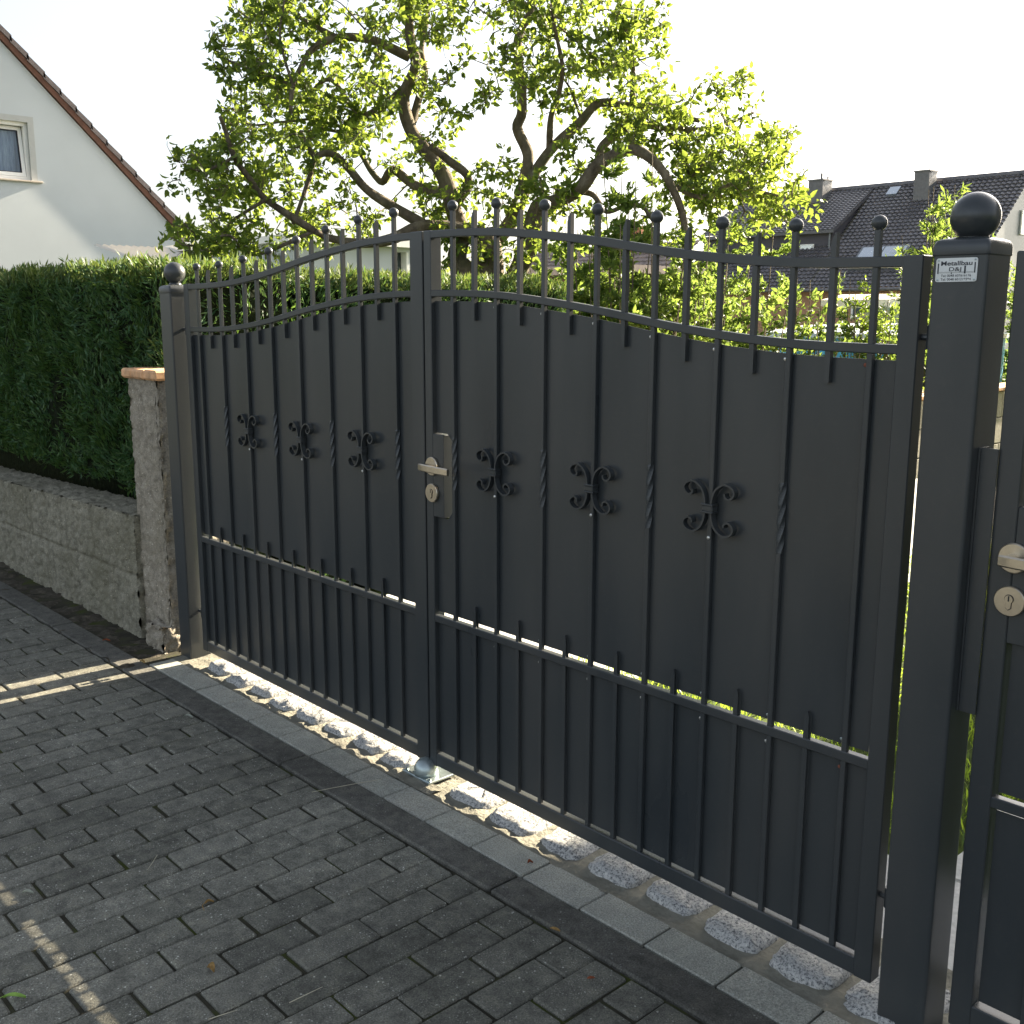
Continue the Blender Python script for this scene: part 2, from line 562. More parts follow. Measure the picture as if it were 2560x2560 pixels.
def cobble(mb, cx, cy, cz, a, b, c, seed):
    nu, nv = 36, 20
    vs = []
    for j in range(nv + 1):
        ph = -math.pi / 2 + math.pi * j / nv
        for i in range(nu):
            th = 2 * math.pi * i / nu
            sg = lambda q, e: math.copysign(abs(q) ** e, q)
            x = sg(math.cos(ph), .36) * sg(math.cos(th), .42)
            y = sg(math.cos(ph), .36) * sg(math.sin(th), .42)
            z = sg(math.sin(ph), .55)
            r = 1 + .06 * mnoise.noise(Vector((x * 2 + seed, y * 2, z * 2))) + .05 * nz(x + seed, y, z, 6)
            vs.append((cx + a * x * r, cy + b * y * r, cz + c * z * (1 + .2 * nz(x + seed, y, z, 3))))
    fs = [(j * nu + i, j * nu + (i + 1) % nu, (j + 1) * nu + (i + 1) % nu, (j + 1) * nu + i) for j in range(nv) for i in range(nu)]
    mb.add(vs, fs)


mb = MB()
x = -.02
i = 0
while x < 3.3:
    w = random.uniform(.155, .185) if x > 1.5 else random.uniform(.13, .165)
    gap = random.uniform(.022, .034) if x > 1.6 else random.uniform(.012, .022)
    if not (1.32 < x + w / 2 < 1.48):
        cobble(mb, x + w / 2, .055 + random.uniform(-.008, .008), -.026, w / 2, .100 + random.uniform(-.008, .01), .045 + random.uniform(-.003, .005), i * 7.3)
    x += w + gap
    i += 1
struct(mb.build('cobble_strip', M['granite'], smooth=True))
struct(bed(1.30, 1.52, -.088, -.03, .004, .008, .004, 30).build('mortar_patch', M['mortar'], smooth=True))

# yard behind the gate
struct(MB().box(-.5, 6, .24, .62, -.09, -.006).build('yard_edge', M['slab_concrete']))
struct(MB().box(-30, 30, .62, 60, -.118, -.03).build('yard_soil', M['grass_soil']))
mb = MB()
struct(MB().box(-.45, 1.25, .622, 7.0, -.09, -.008).build('yard_paving', M['slab_concrete']))
for xa in (2.74,):
    for j in range(16):
        mb.bbox(xa, xa + .37, .64 + j * .52, .64 + j * .52 + .5, -.08, -.008 + random.gauss(0, .002), .006)
struct(mb.build('track_slabs', M['slab_concrete'], recalc=False))


# ------------------------------------------------------------------ foliage generators
def leaf_cloud(name, P, D, L, W, mat, parent, fold=.25, curl=.25, simple=False, seed=0, kind=None):
    """P points, D directions (n,3), L lengths, W widths -> one mesh of separate leaves"""
    rng = np.random.default_rng(seed)
    n = len(P)
    D = D / np.linalg.norm(D, axis=1, keepdims=True)
    R = rng.normal(size=(n, 3))
    S = np.cross(D, R)
    S /= np.linalg.norm(S, axis=1, keepdims=True) + 1e-9
    N = np.cross(S, D)
    L = np.asarray(L).reshape(-1, 1) * np.ones((n, 1))
    W = np.asarray(W).reshape(-1, 1) * np.ones((n, 1))
    cu = curl * rng.uniform(.3, 1.4, (n, 1))
    if simple:
        V = np.stack([P, P + D * L * .5 + S * W * .5 + N * W * fold, P + D * L - N * L * cu * .5, P + D * L * .5 - S * W * .5 + N * W * fold], 1)
        F = np.array([[0, 1, 2, 3]])
    else:
        m1 = P + D * L * .33 - N * L * cu * .09
        m2 = P + D * L * .68 - N * L * cu * .36
        tp = P + D * L - N * L * cu * .9
        up = N * W * fold
        V = np.stack([P, m1, m2, tp, m1 + S * W * .5 + up - D * L * .04, m2 + S * W * .40 + up - D * L * .03,
                      m1 - S * W * .5 + up - D * L * .04, m2 - S * W * .40 + up - D * L * .03], 1)
        F = np.array([[0, 1, 4, 4], [1, 2, 5, 4], [2, 3, 5, 5], [0, 6, 1, 1], [1, 6, 7, 2], [2, 7, 3, 3]])
    nv = V.shape[1]
    verts = V.reshape(-1, 3)
    me = bpy.data.meshes.new(name)
    loops, starts, tot = [], [], []
    allf = (F[None] + (np.arange(n) * nv)[:, None, None])
    lens = [4 if f[2] != f[3] else 3 for f in F.tolist()]
    flat = np.concatenate([allf[:, k, :lens[k]] for k in range(len(F))], 1).reshape(-1)
    per = np.tile(np.array(lens), n)
    st = np.concatenate([[0], np.cumsum(per)[:-1]])
    me.vertices.add(len(verts))
    me.vertices.foreach_set("co", verts.astype(np.float32).ravel())
    me.loops.add(len(flat))
    me.loops.foreach_set("vertex_index", flat.astype(np.int32))
    me.polygons.add(len(per))
    me.polygons.foreach_set("loop_start", st.astype(np.int32))
    me.polygons.foreach_set("loop_total", per.astype(np.int32))
    me.materials.append(mat)
    me.update(calc_edges=True)
    me.validate()
    o = bpy.data.objects.new(name, me)
    COL.objects.link(o)
    if parent:
        o.parent = parent
        o.location = -Vector(world_loc(parent))
    if kind:
        o['kind'] = kind
    return o


def catmull(pts, sub=4):
    pts = [np.array(p, float) for p in pts]
    if len(pts) < 3:
        return [pts[0] + (pts[-1] - pts[0]) * t / sub for t in range(sub + 1)]
    P = [2 * pts[0] - pts[1]] + pts + [2 * pts[-1] - pts[-2]]
    out = []
    for i in range(1, len(P) - 2):
        a, b, c, d = P[i - 1:i + 3]
        for s in range(sub):
            t = s / sub
            out.append(.5 * (2 * b + (c - a) * t + (2 * a - 5 * b + 4 * c - d) * t * t + (3 * b - a - 3 * c + d) * t ** 3))
    out.append(P[-2])
    return out


def hedge(name, label, x0, x1, y0, y1, z0, z1, dens, seed, faces):
    """clipped conifer hedge: dark inside, sprigs on the faces"""
    rng = np.random.default_rng(seed)
    h = thing(name, label, 'hedge', ((x0 + x1) / 2, (y0 + y1) / 2, z0))
    nx, ny, nzz = 40, 16, 16
    ins = .07
    core = MB()
    step = .08
    def face(fn, nu, nv):
        n0 = len(core.v)
        vs = [fn(i / nu, j / nv) for j in range(nv + 1) for i in range(nu + 1)]
        core.add(vs, [(j * (nu + 1) + i, j * (nu + 1) + i + 1, (j + 1) * (nu + 1) + i + 1, (j + 1) * (nu + 1) + i) for j in range(nv) for i in range(nu)])
    def wob(p, d):
        r = .05 * nz(p[0], p[1], p[2], 4)
        return (p[0] + d[0] * r, p[1] + d[1] * r, p[2] + d[2] * r)
    X0, X1, Y0, Y1, Z0, Z1 = x0 + ins, x1 - ins, y0 + ins, y1 - ins, z0, z1 - ins
    cx, cy = max(4, int((x1 - x0) / step)), max(4, int((y1 - y0) / step))
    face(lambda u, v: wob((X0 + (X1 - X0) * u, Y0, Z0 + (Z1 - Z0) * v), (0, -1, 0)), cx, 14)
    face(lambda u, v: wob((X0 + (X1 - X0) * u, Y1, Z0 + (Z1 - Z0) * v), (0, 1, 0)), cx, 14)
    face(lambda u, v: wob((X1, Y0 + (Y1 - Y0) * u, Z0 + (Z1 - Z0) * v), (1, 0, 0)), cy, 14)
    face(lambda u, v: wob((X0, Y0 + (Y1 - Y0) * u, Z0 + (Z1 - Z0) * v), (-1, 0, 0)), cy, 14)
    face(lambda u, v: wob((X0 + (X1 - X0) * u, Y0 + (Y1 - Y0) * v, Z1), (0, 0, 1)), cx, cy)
    core.box(x0 + .2, x1 - .2, y0 + .24, y1 - .1, z0 - .35, z0 + .02)  # near-black block stands in for the shade in the gap under the hedge
    core.build('dark_core', M['thuja_twig_shade'], h)
    Ps, Ds, Ls, tips = [], [], [], []
    for fc, wgt in faces.items():
        lx, ly, lz = x1 - x0, y1 - y0, z1 - z0
        area = {'f': lx * lz, 'b': lx * lz, 'r': ly * lz, 'l': ly * lz, 't': lx * ly}[fc]
        n = int(area * dens * wgt)
        u, v, d = rng.random(n), rng.random(n), rng.random(n) ** .7 * .10
        lump = np.array([nz(a * 3.1, b * 1.5 + seed, seed * 1.7, 2.2) for a, b in zip(u * lx, v * lz)])
        d = d - .080 * lump
        if fc == 'f': p = np.stack([x0 + u * lx, y0 + d, z0 + v * lz], 1); nr = (0, -1, 0)
        if fc == 'b': p = np.stack([x0 + u * lx, y1 - d, z0 + v * lz], 1); nr = (0, 1, 0)
        if fc == 'r': p = np.stack([x1 - d, y0 + u * ly, z0 + v * lz], 1); nr = (1, 0, 0)
        if fc == 'l': p = np.stack([x0 + d, y0 + u * ly, z0 + v * lz], 1); nr = (-1, 0, 0)
        if fc == 't': p = np.stack([x0 + u * lx, y0 + v * ly, z1 - d * .7], 1); nr = (0, 0, 1)
        # sprigs come in small sprays that share a direction
        g = np.floor(p / np.array([.075, .075, .11])).astype(int)
        key = (g[:, 0] * 73856093 ^ g[:, 1] * 19349663 ^ g[:, 2] * 83492791) % 4096
        sd = np.random.default_rng(seed + 5).normal(size=(4096, 3)) * .75
        dr = np.array(nr) * .65 + np.array([0, 0, .95]) + sd[key] + rng.normal(size=(n, 3)) * .32
        Ps.append(p); Ds.append(dr); Ls.append(rng.uniform(.022, .05, n)); tips.append((fc == 't') & (rng.random(n) < .6) | (p[:, 2] > z1 - .07) & (rng.random(n) < .5))
    P, D, L, T = np.concatenate(Ps), np.concatenate(Ds), np.concatenate(Ls), np.concatenate(tips)
    leaf_cloud('foliage', P[~T], D[~T], L[~T], L[~T] * .20, M['thuja'], h, .1, .3, True, seed)
    leaf_cloud('sunlit_tips', P[T], D[T] + np.array([0, 0, .5]), L[T] * 1.1, L[T] * .22, M['thuja_lit_tip'], h, .1, .3, True, seed + 1)  # sprigs along the top coloured as if sunlit
    return h


def shrub(name, label, cat, x, y, r, h, nst, leaf_l, leaf_w, n_leaf, mat, seed, droop=.2, group=None, zmin=.15, flat=False):
    rng = np.random.default_rng(seed)
    s = thing(name, label, cat, (x, y, -.02), group)
    st = MB()
    P, D = [], []
    for i in range(nst):
        a, q = rng.uniform(0, 2 * math.pi), math.sqrt(rng.uniform(.02, 1))
        top = np.array([x + math.cos(a) * r * q, y + math.sin(a) * r * q, h * rng.uniform(.62, 1.0) * (1 - .22 * q * q)])
        b = np.array([x + math.cos(a) * r * .12, y + math.sin(a) * r * .12, -.05])
        mid = b + (top - b) * .5 + np.array([math.cos(a), math.sin(a), 0]) * r * .18 * q + rng.normal(size=3) * .03
        pts = catmull([b, mid, top], 6)
        st.tube(pts, [.012 - .009 * k / (len(pts) - 1) for k in range(len(pts))], 5)
        nl = int(n_leaf / nst)
        # side twigs
        ntw = 15
        for k in range(ntw):
            t = rng.uniform(zmin, 1)
            p0 = pts[min(int(t * (len(pts) - 1)), len(pts) - 1)]
            dv = np.array([rng.normal(), rng.normal(), rng.uniform(.1, .9)])
            dv /= np.linalg.norm(dv)
            ln = r * rng.uniform(.2, .5)
            p1 = p0 + dv * ln
            st.tube([p0, (p0 + p1) / 2 + rng.normal(size=3) * .01, p1], [.0026, .002, .0012], 4)
            m = nl // ntw
            tt = rng.random(m)
            P.append(p0 + (p1 - p0) * tt[:, None] + rng.normal(size=(m, 3)) * .012)
            D.append(dv * .7 + rng.normal(size=(m, 3)) * .6 + np.array([0, 0, .25 - droop]))
    P, D = np.concatenate(P), np.concatenate(D)
    st.build('stems', M['bark'], s, recalc=False)
    L = rng.uniform(.6, 1.2, len(P)) * leaf_l
    leaf_cloud('foliage', P, D, L, L * leaf_w / leaf_l, M[mat], s, .2, .35, False, seed)
    return s


# ------------------------------------------------------------------ left boundary: wall, pillar, hedges
def rough_box(mb, x0, x1, y0, y1, z0, z1, step, amp, sc, seed=0, joints=None):
    """subdivided box with uneven faces"""
    def grid(fn, nrm, nu, nv):
        vs = []
        for j in range(nv + 1):
            for i in range(nu + 1):
                p = fn(i / nu, j / nv)
                e = min(1, 1)
                r = amp * nz(p[0] + seed, p[1], p[2], sc) + amp * .5 * nz(p[0] + seed, p[1], p[2], sc * 4)
                if joints: r -= joints(p)
                vs.append((p[0] + nrm[0] * r, p[1] + nrm[1] * r, p[2] + nrm[2] * r))
        mb.add(vs, [(j * (nu + 1) + i, j * (nu + 1) + i + 1, (j + 1) * (nu + 1) + i + 1, (j + 1) * (nu + 1) + i) for j in range(nv) for i in range(nu)])
    nx, ny, nzc = max(2, int((x1 - x0) / step)), max(2, int((y1 - y0) / step)), max(2, int((z1 - z0) / step))
    dx, dy, dz = x1 - x0, y1 - y0, z1 - z0
    grid(lambda u, v: (x0 + u * dx, y0, z0 + v * dz), (0, -1, 0), nx, nzc)
    grid(lambda u, v: (x1 - u * dx, y1, z0 + v * dz), (0, 1, 0), nx, nzc)
    grid(lambda u, v: (x1, y0 + u * dy, z0 + v * dz), (1, 0, 0), ny, nzc)
    grid(lambda u, v: (x0, y1 - u * dy, z0 + v * dz), (-1, 0, 0), ny, nzc)
    grid(lambda u, v: (x0 + u * dx, y0 + v * dy, z1), (0, 0, 1), nx, ny)


def wall_joint(p):
    g = 0
    rowi = 0 if p[2] < .27 else 1
    xx = (p[0] + .66 + (.0 if rowi else .21)) / .42
    d = abs(xx - round(xx)) * .42
    g = .020 * max(0, 1 - d / .016)
    g += .013 * max(0, 1 - abs(p[2] - .27) / .014)
    return g


mb = MB()
rough_box(mb, -6.5, -.585, -.055, .16, -.12, .55, .0095, .010, 26, 3, wall_joint)
mb.v = [(x, y, z + max(-.18, .03 * (x + .6)) * max(0, z / .55)) for x, y, z in mb.v]
o = mb.build('garden_wall', M['wall_concrete'], smooth=True, recalc=False)
tag(o, 'low weathered concrete block wall below the clipped green hedge', 'wall')

t_ = thing('wall_pillar', 'rough concrete pillar with a terracotta cap beside the left gate post', 'pillar', (-.455, .11, 0))
mb = MB()
rough_box(mb, -.605, -.312, -.030, .25, -.12, 1.150, .010, .008, 26, 9)
# chipped arris along the gate side
mb.v = [(x - (.018 if (x > -.335 and y < .0) else 0) * (.5 + .8 * abs(nz(x, y, z, 9))), y, z) for x, y, z in mb.v]
mb.build('shaft', M['pillar_concrete'], t_, smooth=True, recalc=False)
mb = MB()
rough_box(mb, -.47, -.315, -.075, .02, -.1, .10, .010, .018, 16, 21)
mb.build('footing', M['pillar_concrete'], t_, smooth=True, recalc=False)
mb = MB()
for a, b in ((-.632, -.532), (-.530, -.412), (-.410, -.296)):
    mb.bbox(a, b, -.052, .27, 1.150, 1.150 + .040 + random.uniform(0, .004), .009)
mb.build('cap', M['terracotta'], t_, recalc=False)

hedge('front_hedge', 'tall clipped dark green conifer hedge standing on the low concrete wall', -6.2, -.50, .085, .80, .60, 1.635, 11500, 3, {'f': 1.0, 't': 1.0, 'r': .5, 'b': .3})
hedge('side_hedge', 'sunlit conifer hedge running back behind the left gate leaf', -1.15, -.52, .82, 2.62, .05, 1.605, 9000, 8, {'r': 1.2, 't': 1.2, 'b': .8, 'f': .3})

t_ = thing('boundary_wall', 'pale low boundary wall with terracotta coping behind the right post', 'wall', (-.6, 9, 0))
mb = MB()
for row in range(3):
    for j in range(40):
        y0 = 2.75 + j * .4 + (.2 if row % 2 else 0)
        mb.bbox(-.70, -.50, y0, y0 + .392, -.1 + row * .26, -.1 + row * .26 + .252, .006)
mb.build('blocks', M['far_concrete'], t_, recalc=False)
mb = MB()
for j in range(60):
    mb.bbox(-.74, -.46, 2.72 + j * .27, 2.72 + j * .27 + .262, .682, .722, .008)
mb.build('coping', M['terracotta'], t_, recalc=False)


# ------------------------------------------------------------------ the gate
CX = [-.10, .05, .21, .39, .57, .75, .93, 1.11, 1.29, 1.43]
CZ = [1.3695, 1.371, 1.375, 1.389, 1.4115, 1.440, 1.4635, 1.4815, 1.4895, 1.4905]


def curve(x):
    """upper edge of the lower curved rail, left leaf"""
    i = max(0, min(len(CX) - 2, sum(1 for c in CX if c <= x) - 1))
    def sl(j):
        a, b = max(0, j - 1), min(len(CX) - 1, j + 1)
        return (CZ[b] - CZ[a]) / (CX[b] - CX[a])
    h = CX[i + 1] - CX[i]
    t = (x - CX[i]) / h
    return ((2 * t ** 3 - 3 * t * t + 1) * CZ[i] + (t ** 3 - 2 * t * t + t) * h * sl(i) + (-2 * t ** 3 + 3 * t * t) * CZ[i + 1] + (t ** 3 - t * t) * h * sl(i + 1))


PITCH_B = .0905


def curved_bar(mb, cf, xa, xb, ztop_off, h, y0, y1, n=28):
    vs = []
    for i in range(n + 1):
        x = xa + (xb - xa) * i / n
        z = cf(x) + ztop_off
        b = .0018
        prof = [(y0 + b, z), (y0, z - b), (y0, z - h + b), (y0 + b, z - h), (y1 - b, z - h), (y1, z - h + b), (y1, z - b), (y1 - b, z)]
        vs += [(x, yy, zz) for yy, zz in prof]
    fs = [(i * 8 + k, i * 8 + (k + 1) % 8, (i + 1) * 8 + (k + 1) % 8, (i + 1) * 8 + k) for i in range(n) for k in range(8)]
    fs += [tuple(range(8))[::-1], tuple(range(n * 8, n * 8 + 8))]
    mb.add(vs, fs)


def square_bar(mb, x, y, z0, z1, w=.012, twist=None):
    """square bar; twist = (zstart, zend, turns)"""
    zs = [z0, z1]
    if twist:
        a, b, turns = twist
        zs = [z0] + [a + (b - a) * i / 44 for i in range(45)] + [z1]
    vs, c = [], w / 2
    bv = .0012
    for z in zs:
        ang = 0
        if twist:
            ang = 2 * math.pi * turns * min(1, max(0, (z - twist[0]) / (twist[1] - twist[0])))
        k = 1.12 if twist and twist[0] < z < twist[1] else 1
        for px, py in ((c - bv, -c), (c, -c + bv), (c, c - bv), (c - bv, c), (-c + bv, c), (-c, c - bv), (-c, -c + bv), (-c + bv, -c)):
            vs.append((x + k * (px * math.cos(ang) - py * math.sin(ang)), y + k * (px * math.sin(ang) + py * math.cos(ang)), z))
    n = len(zs)
    fs = [(i * 8 + k, i * 8 + (k + 1) % 8, (i + 1) * 8 + (k + 1) % 8, (i + 1) * 8 + k) for i in range(n - 1) for k in range(8)]
    fs += [tuple(range(8))[::-1], tuple(range((n - 1) * 8, n * 8))]
    mb.add(vs, fs)


def scroll_arm(mb, x, z, sx, sz):
    """flat iron curling out of the collar: sx, sz = +-1"""
    key = [(.0082, .000), (.0088, .0130), (.0115, .0275), (.0205, .0450), (.0400, .0577), (.0585, .0545), (.0680, .0445), (.0660, .0335), (.0550, .0262), (.0450, .0305), (.0435, .0385)]
    pts = [tuple(p) for p in catmull(key, 5)]
    vs, th = [], .0023
    y0, y1 = -.0062, .0095
    n = len(pts)
    for i, (px, pz) in enumerate(pts):
        a, b = pts[max(0, i - 1)], pts[min(n - 1, i + 1)]
        tx, tz = b[0] - a[0], b[1] - a[1]
        l = math.hypot(tx, tz) or 1
        nx_, nz_ = -tz / l * th, tx / l * th
        for s_, yy in ((1, y0), (1, y1), (-1, y1), (-1, y0)):
            vs.append((x + sx * (px + s_ * nx_), yy, z + sz * (pz + s_ * nz_)))
    fs = [(i * 4 + k, i * 4 + (k + 1) % 4, (i + 1) * 4 + (k + 1) % 4, (i + 1) * 4 + k) for i in range(n - 1) for k in range(4)]
    fs += [(0, 1, 2, 3), tuple(range((n - 1) * 4, n * 4))]
    mb.add(vs, fs)


def bolt(parent, x, y, z, mat='zinc', r=.0042):
    MB().lathe((x, y, z), [(r * .9, -.001), (r, .0005), (r, .0022), (r * .7, .0032), (r * .2, .0036)], 10, 'y').build('bolt', M[mat], parent, smooth=False)


def gate_leaf(label, right):
    mx = (lambda x: 2.857 - x) if right else (lambda x: x)
    cf = (lambda x: curve(2.857 - x)) if right else curve
    g = thing('gate_leaf', label, 'gate', (2.88 if right else -.08, .02, .0), 'leaves of the double gate')
    P = M['paint']
    if right:
        sl, sr, ztl, ztr = (1.418, 1.450), (2.861, 2.902), 1.654, 1.5335
    else:
        sl, sr, ztl, ztr = (-.100, -.062), (1.353, 1.411), 1.5335, 1.654
    MB().bbox(sl[0], sl[1], 0, .04, .045, ztl + .001).build('stile', P, g)
    MB().bbox(sr[0], sr[1], 0, .036 if right else .04, .045, ztr + .001).build('stile', P, g)
    if not right:
        MB().bbox(1.385, 1.440, .0405, .0445, .05, 1.645, .001).build('stop_strip', P, g)
    xa, xb = sl[1] - .002, sr[0] + .002
    m = MB(); curved_bar(m, cf, xa, xb, .1635, .0205, .001, .021); m.build('top_rail', P, g)
    m = MB(); curved_bar(m, cf, xa, xb, 0, .0185, .001, .021); m.build('curved_rail', P, g)
    MB().bbox(xa, xb, .0012, .0212, .5115, .533).build('middle_rail', P, g)
    MB().bbox(xa, xb, .0010, .039, .0465, .087).build('bottom_rail', P, g)
    # sheet panels just behind the bars
    pa, pb = xa, xb
    n = 30
    top = [(pa + (pb - pa) * i / n, cf(pa + (pb - pa) * i / n) - .0305) for i in range(n + 1)]
    if right:
        pb -= .0065
    poly = [(pb, .5430)] + top[::-1]
    if right:   # cut-out round the lock box
        poly += [(pa, 1.084), (1.498, 1.084), (1.5215, 1.062), (1.5215, .858), (1.500, .832), (pa, .832)]
    poly += [(pa, .5430)]
    MB().prism(poly, .0166, .0184).build('panel', P, g, recalc=True)
    MB().box(pa, pb, .0166, .0184, .0925, .5185).build('panel', P, g)
    # bars
    for i in range(15):
        x = PITCH_B * i + (1.538 if right else 0)
        z_ball = cf(x) + .226
        m = MB()
        if i % 2 == 0:
            ks = (0, 4, 8, 12) if right else (2, 6, 10, 14)
            tw = (.922, 1.078, 1.0) if i in ks else None
            square_bar(m, x, .010, .085, z_ball - .010, .0122, tw)
            b = m.build('long_bar', P, g)
            MB().ball((x, .010, z_ball), .0148).build('ball_finial', P, b, smooth=True)
            zt = cf(x) - .0305
            rusty = right and i == 14
            bolt(g, x - .0115, .0145, zt - .011, 'rust_bolt' if rusty else 'zinc')
            bolt(g, x - .0115, .0145, .4925, 'rust_bolt' if rusty else 'zinc')
            if right:
                bolt(g, x - .0115, .0145, .5545, 'galvanised', .0036)
        else:
            # upper spear: slanted cut end above, short stub over the sheet below
            zt, zb = cf(x) + .211, cf(x) - .081
            w = .006
            m.add([(x - w, .004, zb), (x + w, .004, zb), (x + w, .016, zb), (x - w, .016, zb),
                   (x - w, .004, zt - .019), (x + w * .5, .004, zt), (x + w * .5, .016, zt), (x - w, .016, zt - .019),
                   (x + w, .004, zt), (x + w, .016, zt)],
                  [(3, 2, 1, 0), (0, 1, 8, 5, 4), (1, 2, 9, 8), (2, 3, 7, 6, 9), (3, 0, 4, 7), (4, 5, 6, 7), (5, 8, 9, 6)])
            m.build('spear_bar', P, g)
            m = MB()
            zt = .594
            m.add([(x - w, .004, .085), (x + w, .004, .085), (x + w, .016, .085), (x - w, .016, .085),
                   (x - w, .004, zt - .012), (x + w, .004, zt - .012), (x + w, .016, zt - .012), (x - w, .016, zt - .012), (x + .001, .006, zt), (x + .001, .014, zt)],
                  [(3, 2, 1, 0), (0, 1, 5, 8, 4), (1, 2, 6, 9, 8, 5), (2, 3, 7, 9, 6), (3, 0, 4, 8, 9, 7)][:5])
            m.build('short_bar', P, g)
    for i in ((2, 6, 10) if right else (4, 8, 12)):
        x, z = PITCH_B * i + (1.538 if right else 0), .998
        m = MB()
        for a in (-1, 1):
            for c in (-1, 1):
                scroll_arm(m, x, z, a, c)
        s = m.build('scroll_ornament', P, g)
        m = MB()
        m.bbox(x - .0150, x + .0150, -.0088, .0125, z - .007, z + .007, .002)
        for zz in (z - .0085, z + .0085):
            m.bbox(x - .0162, x + .0162, -.0102, .0127, zz - .0022, zz + .0022, .001)
        m.build('collar', P, s)
        bolt(g, x - .001, .0042, .9295)
    # hinges
    for zz in ((1.385, .245) if right else (1.36, .20)):
        m = MB()
        if right:
            m.lathe((2.919, .018, zz - .022), [(.0085, 0), (.0085, .044)], 14)
            m.tube([(2.897, .018, zz), (2.937, .018, zz)], .0062, 10)
            m.lathe((2.928, .018, zz - .009), [(.011, 0), (.011, .018)], 6)
        else:
            m.lathe((-.122, .018, zz - .022), [(.0085, 0), (.0085, .044)], 14)
            m.tube([(-.152, .018, zz), (-.098, .018, zz)], .0062, 10)
        m.build('hinge', M['paint'], g, smooth=False)
    return g


def lever_set(g, x, z, y=-.0005, ang=0):
    """lever handle with round rose above a round cylinder rose"""
    r = .0275
    MB().lathe((x, y, z), [(r * .98, 0), (r, .002), (r, .007), (r * .93, .009), (.012, .0092)], 36, 'y').build('rose', M['steel'], g, smooth=False)
    h = MB()
    h.tube([(x, y - .008, z), (x, y - .047, z)], .0095, 16)
    pts = catmull([(x - .010, y - .044, z + .001), (x + .02, y - .052, z + .002), (x + .07, y - .052, z + .001), (x + .124, y - .046, z - .001)], 5)
    vs = []
    for k, p in enumerate(pts):
        hh = .0105 if 0 < k < len(pts) - 1 else .0098
        for a, c in ((-.0045, .72), (-.0045, -.72), (-.002, -1), (.004, -.9), (.004, .9), (-.002, 1)):
            vs.append((p[0], p[1] + a, p[2] + c * hh))
    n = len(pts)
    fs = [(i * 6 + q, i * 6 + (q + 1) % 6, (i + 1) * 6 + (q + 1) % 6, (i + 1) * 6 + q) for i in range(n - 1) for q in range(6)]
    fs += [tuple(range(6)), tuple(range((n - 1) * 6, n * 6))]
    h.add(vs, fs)
    h.build('lever', M['steel'], g, smooth=False)
    zc = z - .079
    e = MB().lathe((x, y, zc), [(r * .98, 0), (r, .002), (r, .0075), (r * .95, .0092), (.010, .0094)], 36, 'y').build('cylinder_rose', M['steel'], g, smooth=False)
    # profile cylinder: round head with a narrow leg
    prof = [(x + .0084 * math.cos(a), zc + .0045 + .0084 * math.sin(a)) for a in [math.radians(q) for q in range(-50, 231, 20)]]
    prof += [(x - .0052, zc - .0125), (x, zc - .0165), (x + .0052, zc - .0125)]
    MB().prism(prof, y - .0102, y - .0090).build('keyhole_surround', M['seal_black'], e)
    pr2 = [(x + (a - x) * .86, zc + .0005 + (b - zc - .0005) * .90) for a, b in prof]
    MB().prism(pr2, y - .0118, y - .0095).build('lock_cylinder', M['steel'], e)
    MB().box(x - .0012, x + .0012, y - .0122, y - .0112, zc + .0005, zc + .0105).build('keyhole', M['keyhole'], e)


gl = gate_leaf('left leaf of the dark grey gate, rising to the middle, no handle', False)
gr = gate_leaf('right leaf of the dark grey gate, with the lever handle and lock', True)
MB().bbox(1.4505, 1.4985, .0006, .036, .836, 1.080, .0015).build('lock_box', M['paint'], gr)
lever_set(gr, 1.452, .986)


def gate_post(label, x0, x1, y0, y1, zt, rb, zball):
    p = thing('gate_post', label, 'post', ((x0 + x1) / 2, (y0 + y1) / 2, 0))
    r = .006
    poly = []
    for cx, cy, a0 in ((x1 - r, y1 - r, 0), (x0 + r, y1 - r, 90), (x0 + r, y0 + r, 180), (x1 - r, y0 + r, 270)):
        poly += [(cx + r * math.cos(math.radians(a0 + q)), cy + r * math.sin(math.radians(a0 + q))) for q in (0, 22, 45, 68, 90)]
    MB().prism(poly, -.1, zt - .004, 'z').build('shaft', M['paint'], p)
    # cap: rounded square plate with a soft crown
    cx, cy = (x0 + x1) / 2, (y0 + y1) / 2
    rings = [(1.035, zt - .020), (1.04, zt - .018), (1.04, zt - .005), (1.02, zt), (.96, zt + .006), (.80, zt + .0095), (.55, zt + .012), (.30, zt + .014)]
    vs, n = [], len(poly)
    for s, z in rings:
        vs += [(cx + (a - cx) * s, cy + (b - cy) * s, z) for a, b in poly]
    fs = [(i * n + k, i * n + (k + 1) % n, (i + 1) * n + (k + 1) % n, (i + 1) * n + k) for i in range(len(rings) - 1) for k in range(n)]
    fs += [tuple(range(n))[::-1], tuple(range((len(rings) - 1) * n, len(rings) * n))]
    MB().add(vs, fs).build('cap', M['paint'], p, smooth=True)
    m = MB()
    m.lathe((cx, cy, zt + .010), [(.026, 0), (.024, .006), (.020, .012)], 28)
    m.ball((cx, cy, zball), rb, 36, 20)
    m.build('ball', M['paint'], p, smooth=True)
    return p


gate_post('dark grey square post with ball, beside the concrete pillar', -.246, -.151, -.033, .062, 1.5205, .0415, 1.580)
pr = gate_post('dark grey square post with ball, carrying the small white sign', 2.937, 3.035, -.036, .062, 1.549, .0425, 1.597)
m = MB()
m.bbox(3.0352, 3.0392, -.006, .030, .694, 1.192, .0008)
m.bbox(3.0392, 3.0705, -.0075, -.0035, .694, 1.192, .0008)
m.bbox(3.0352, 3.0392, -.0100, -.0062, .694, 1.192, .0008)
m.build('stop_plate', M['paint'], pr)


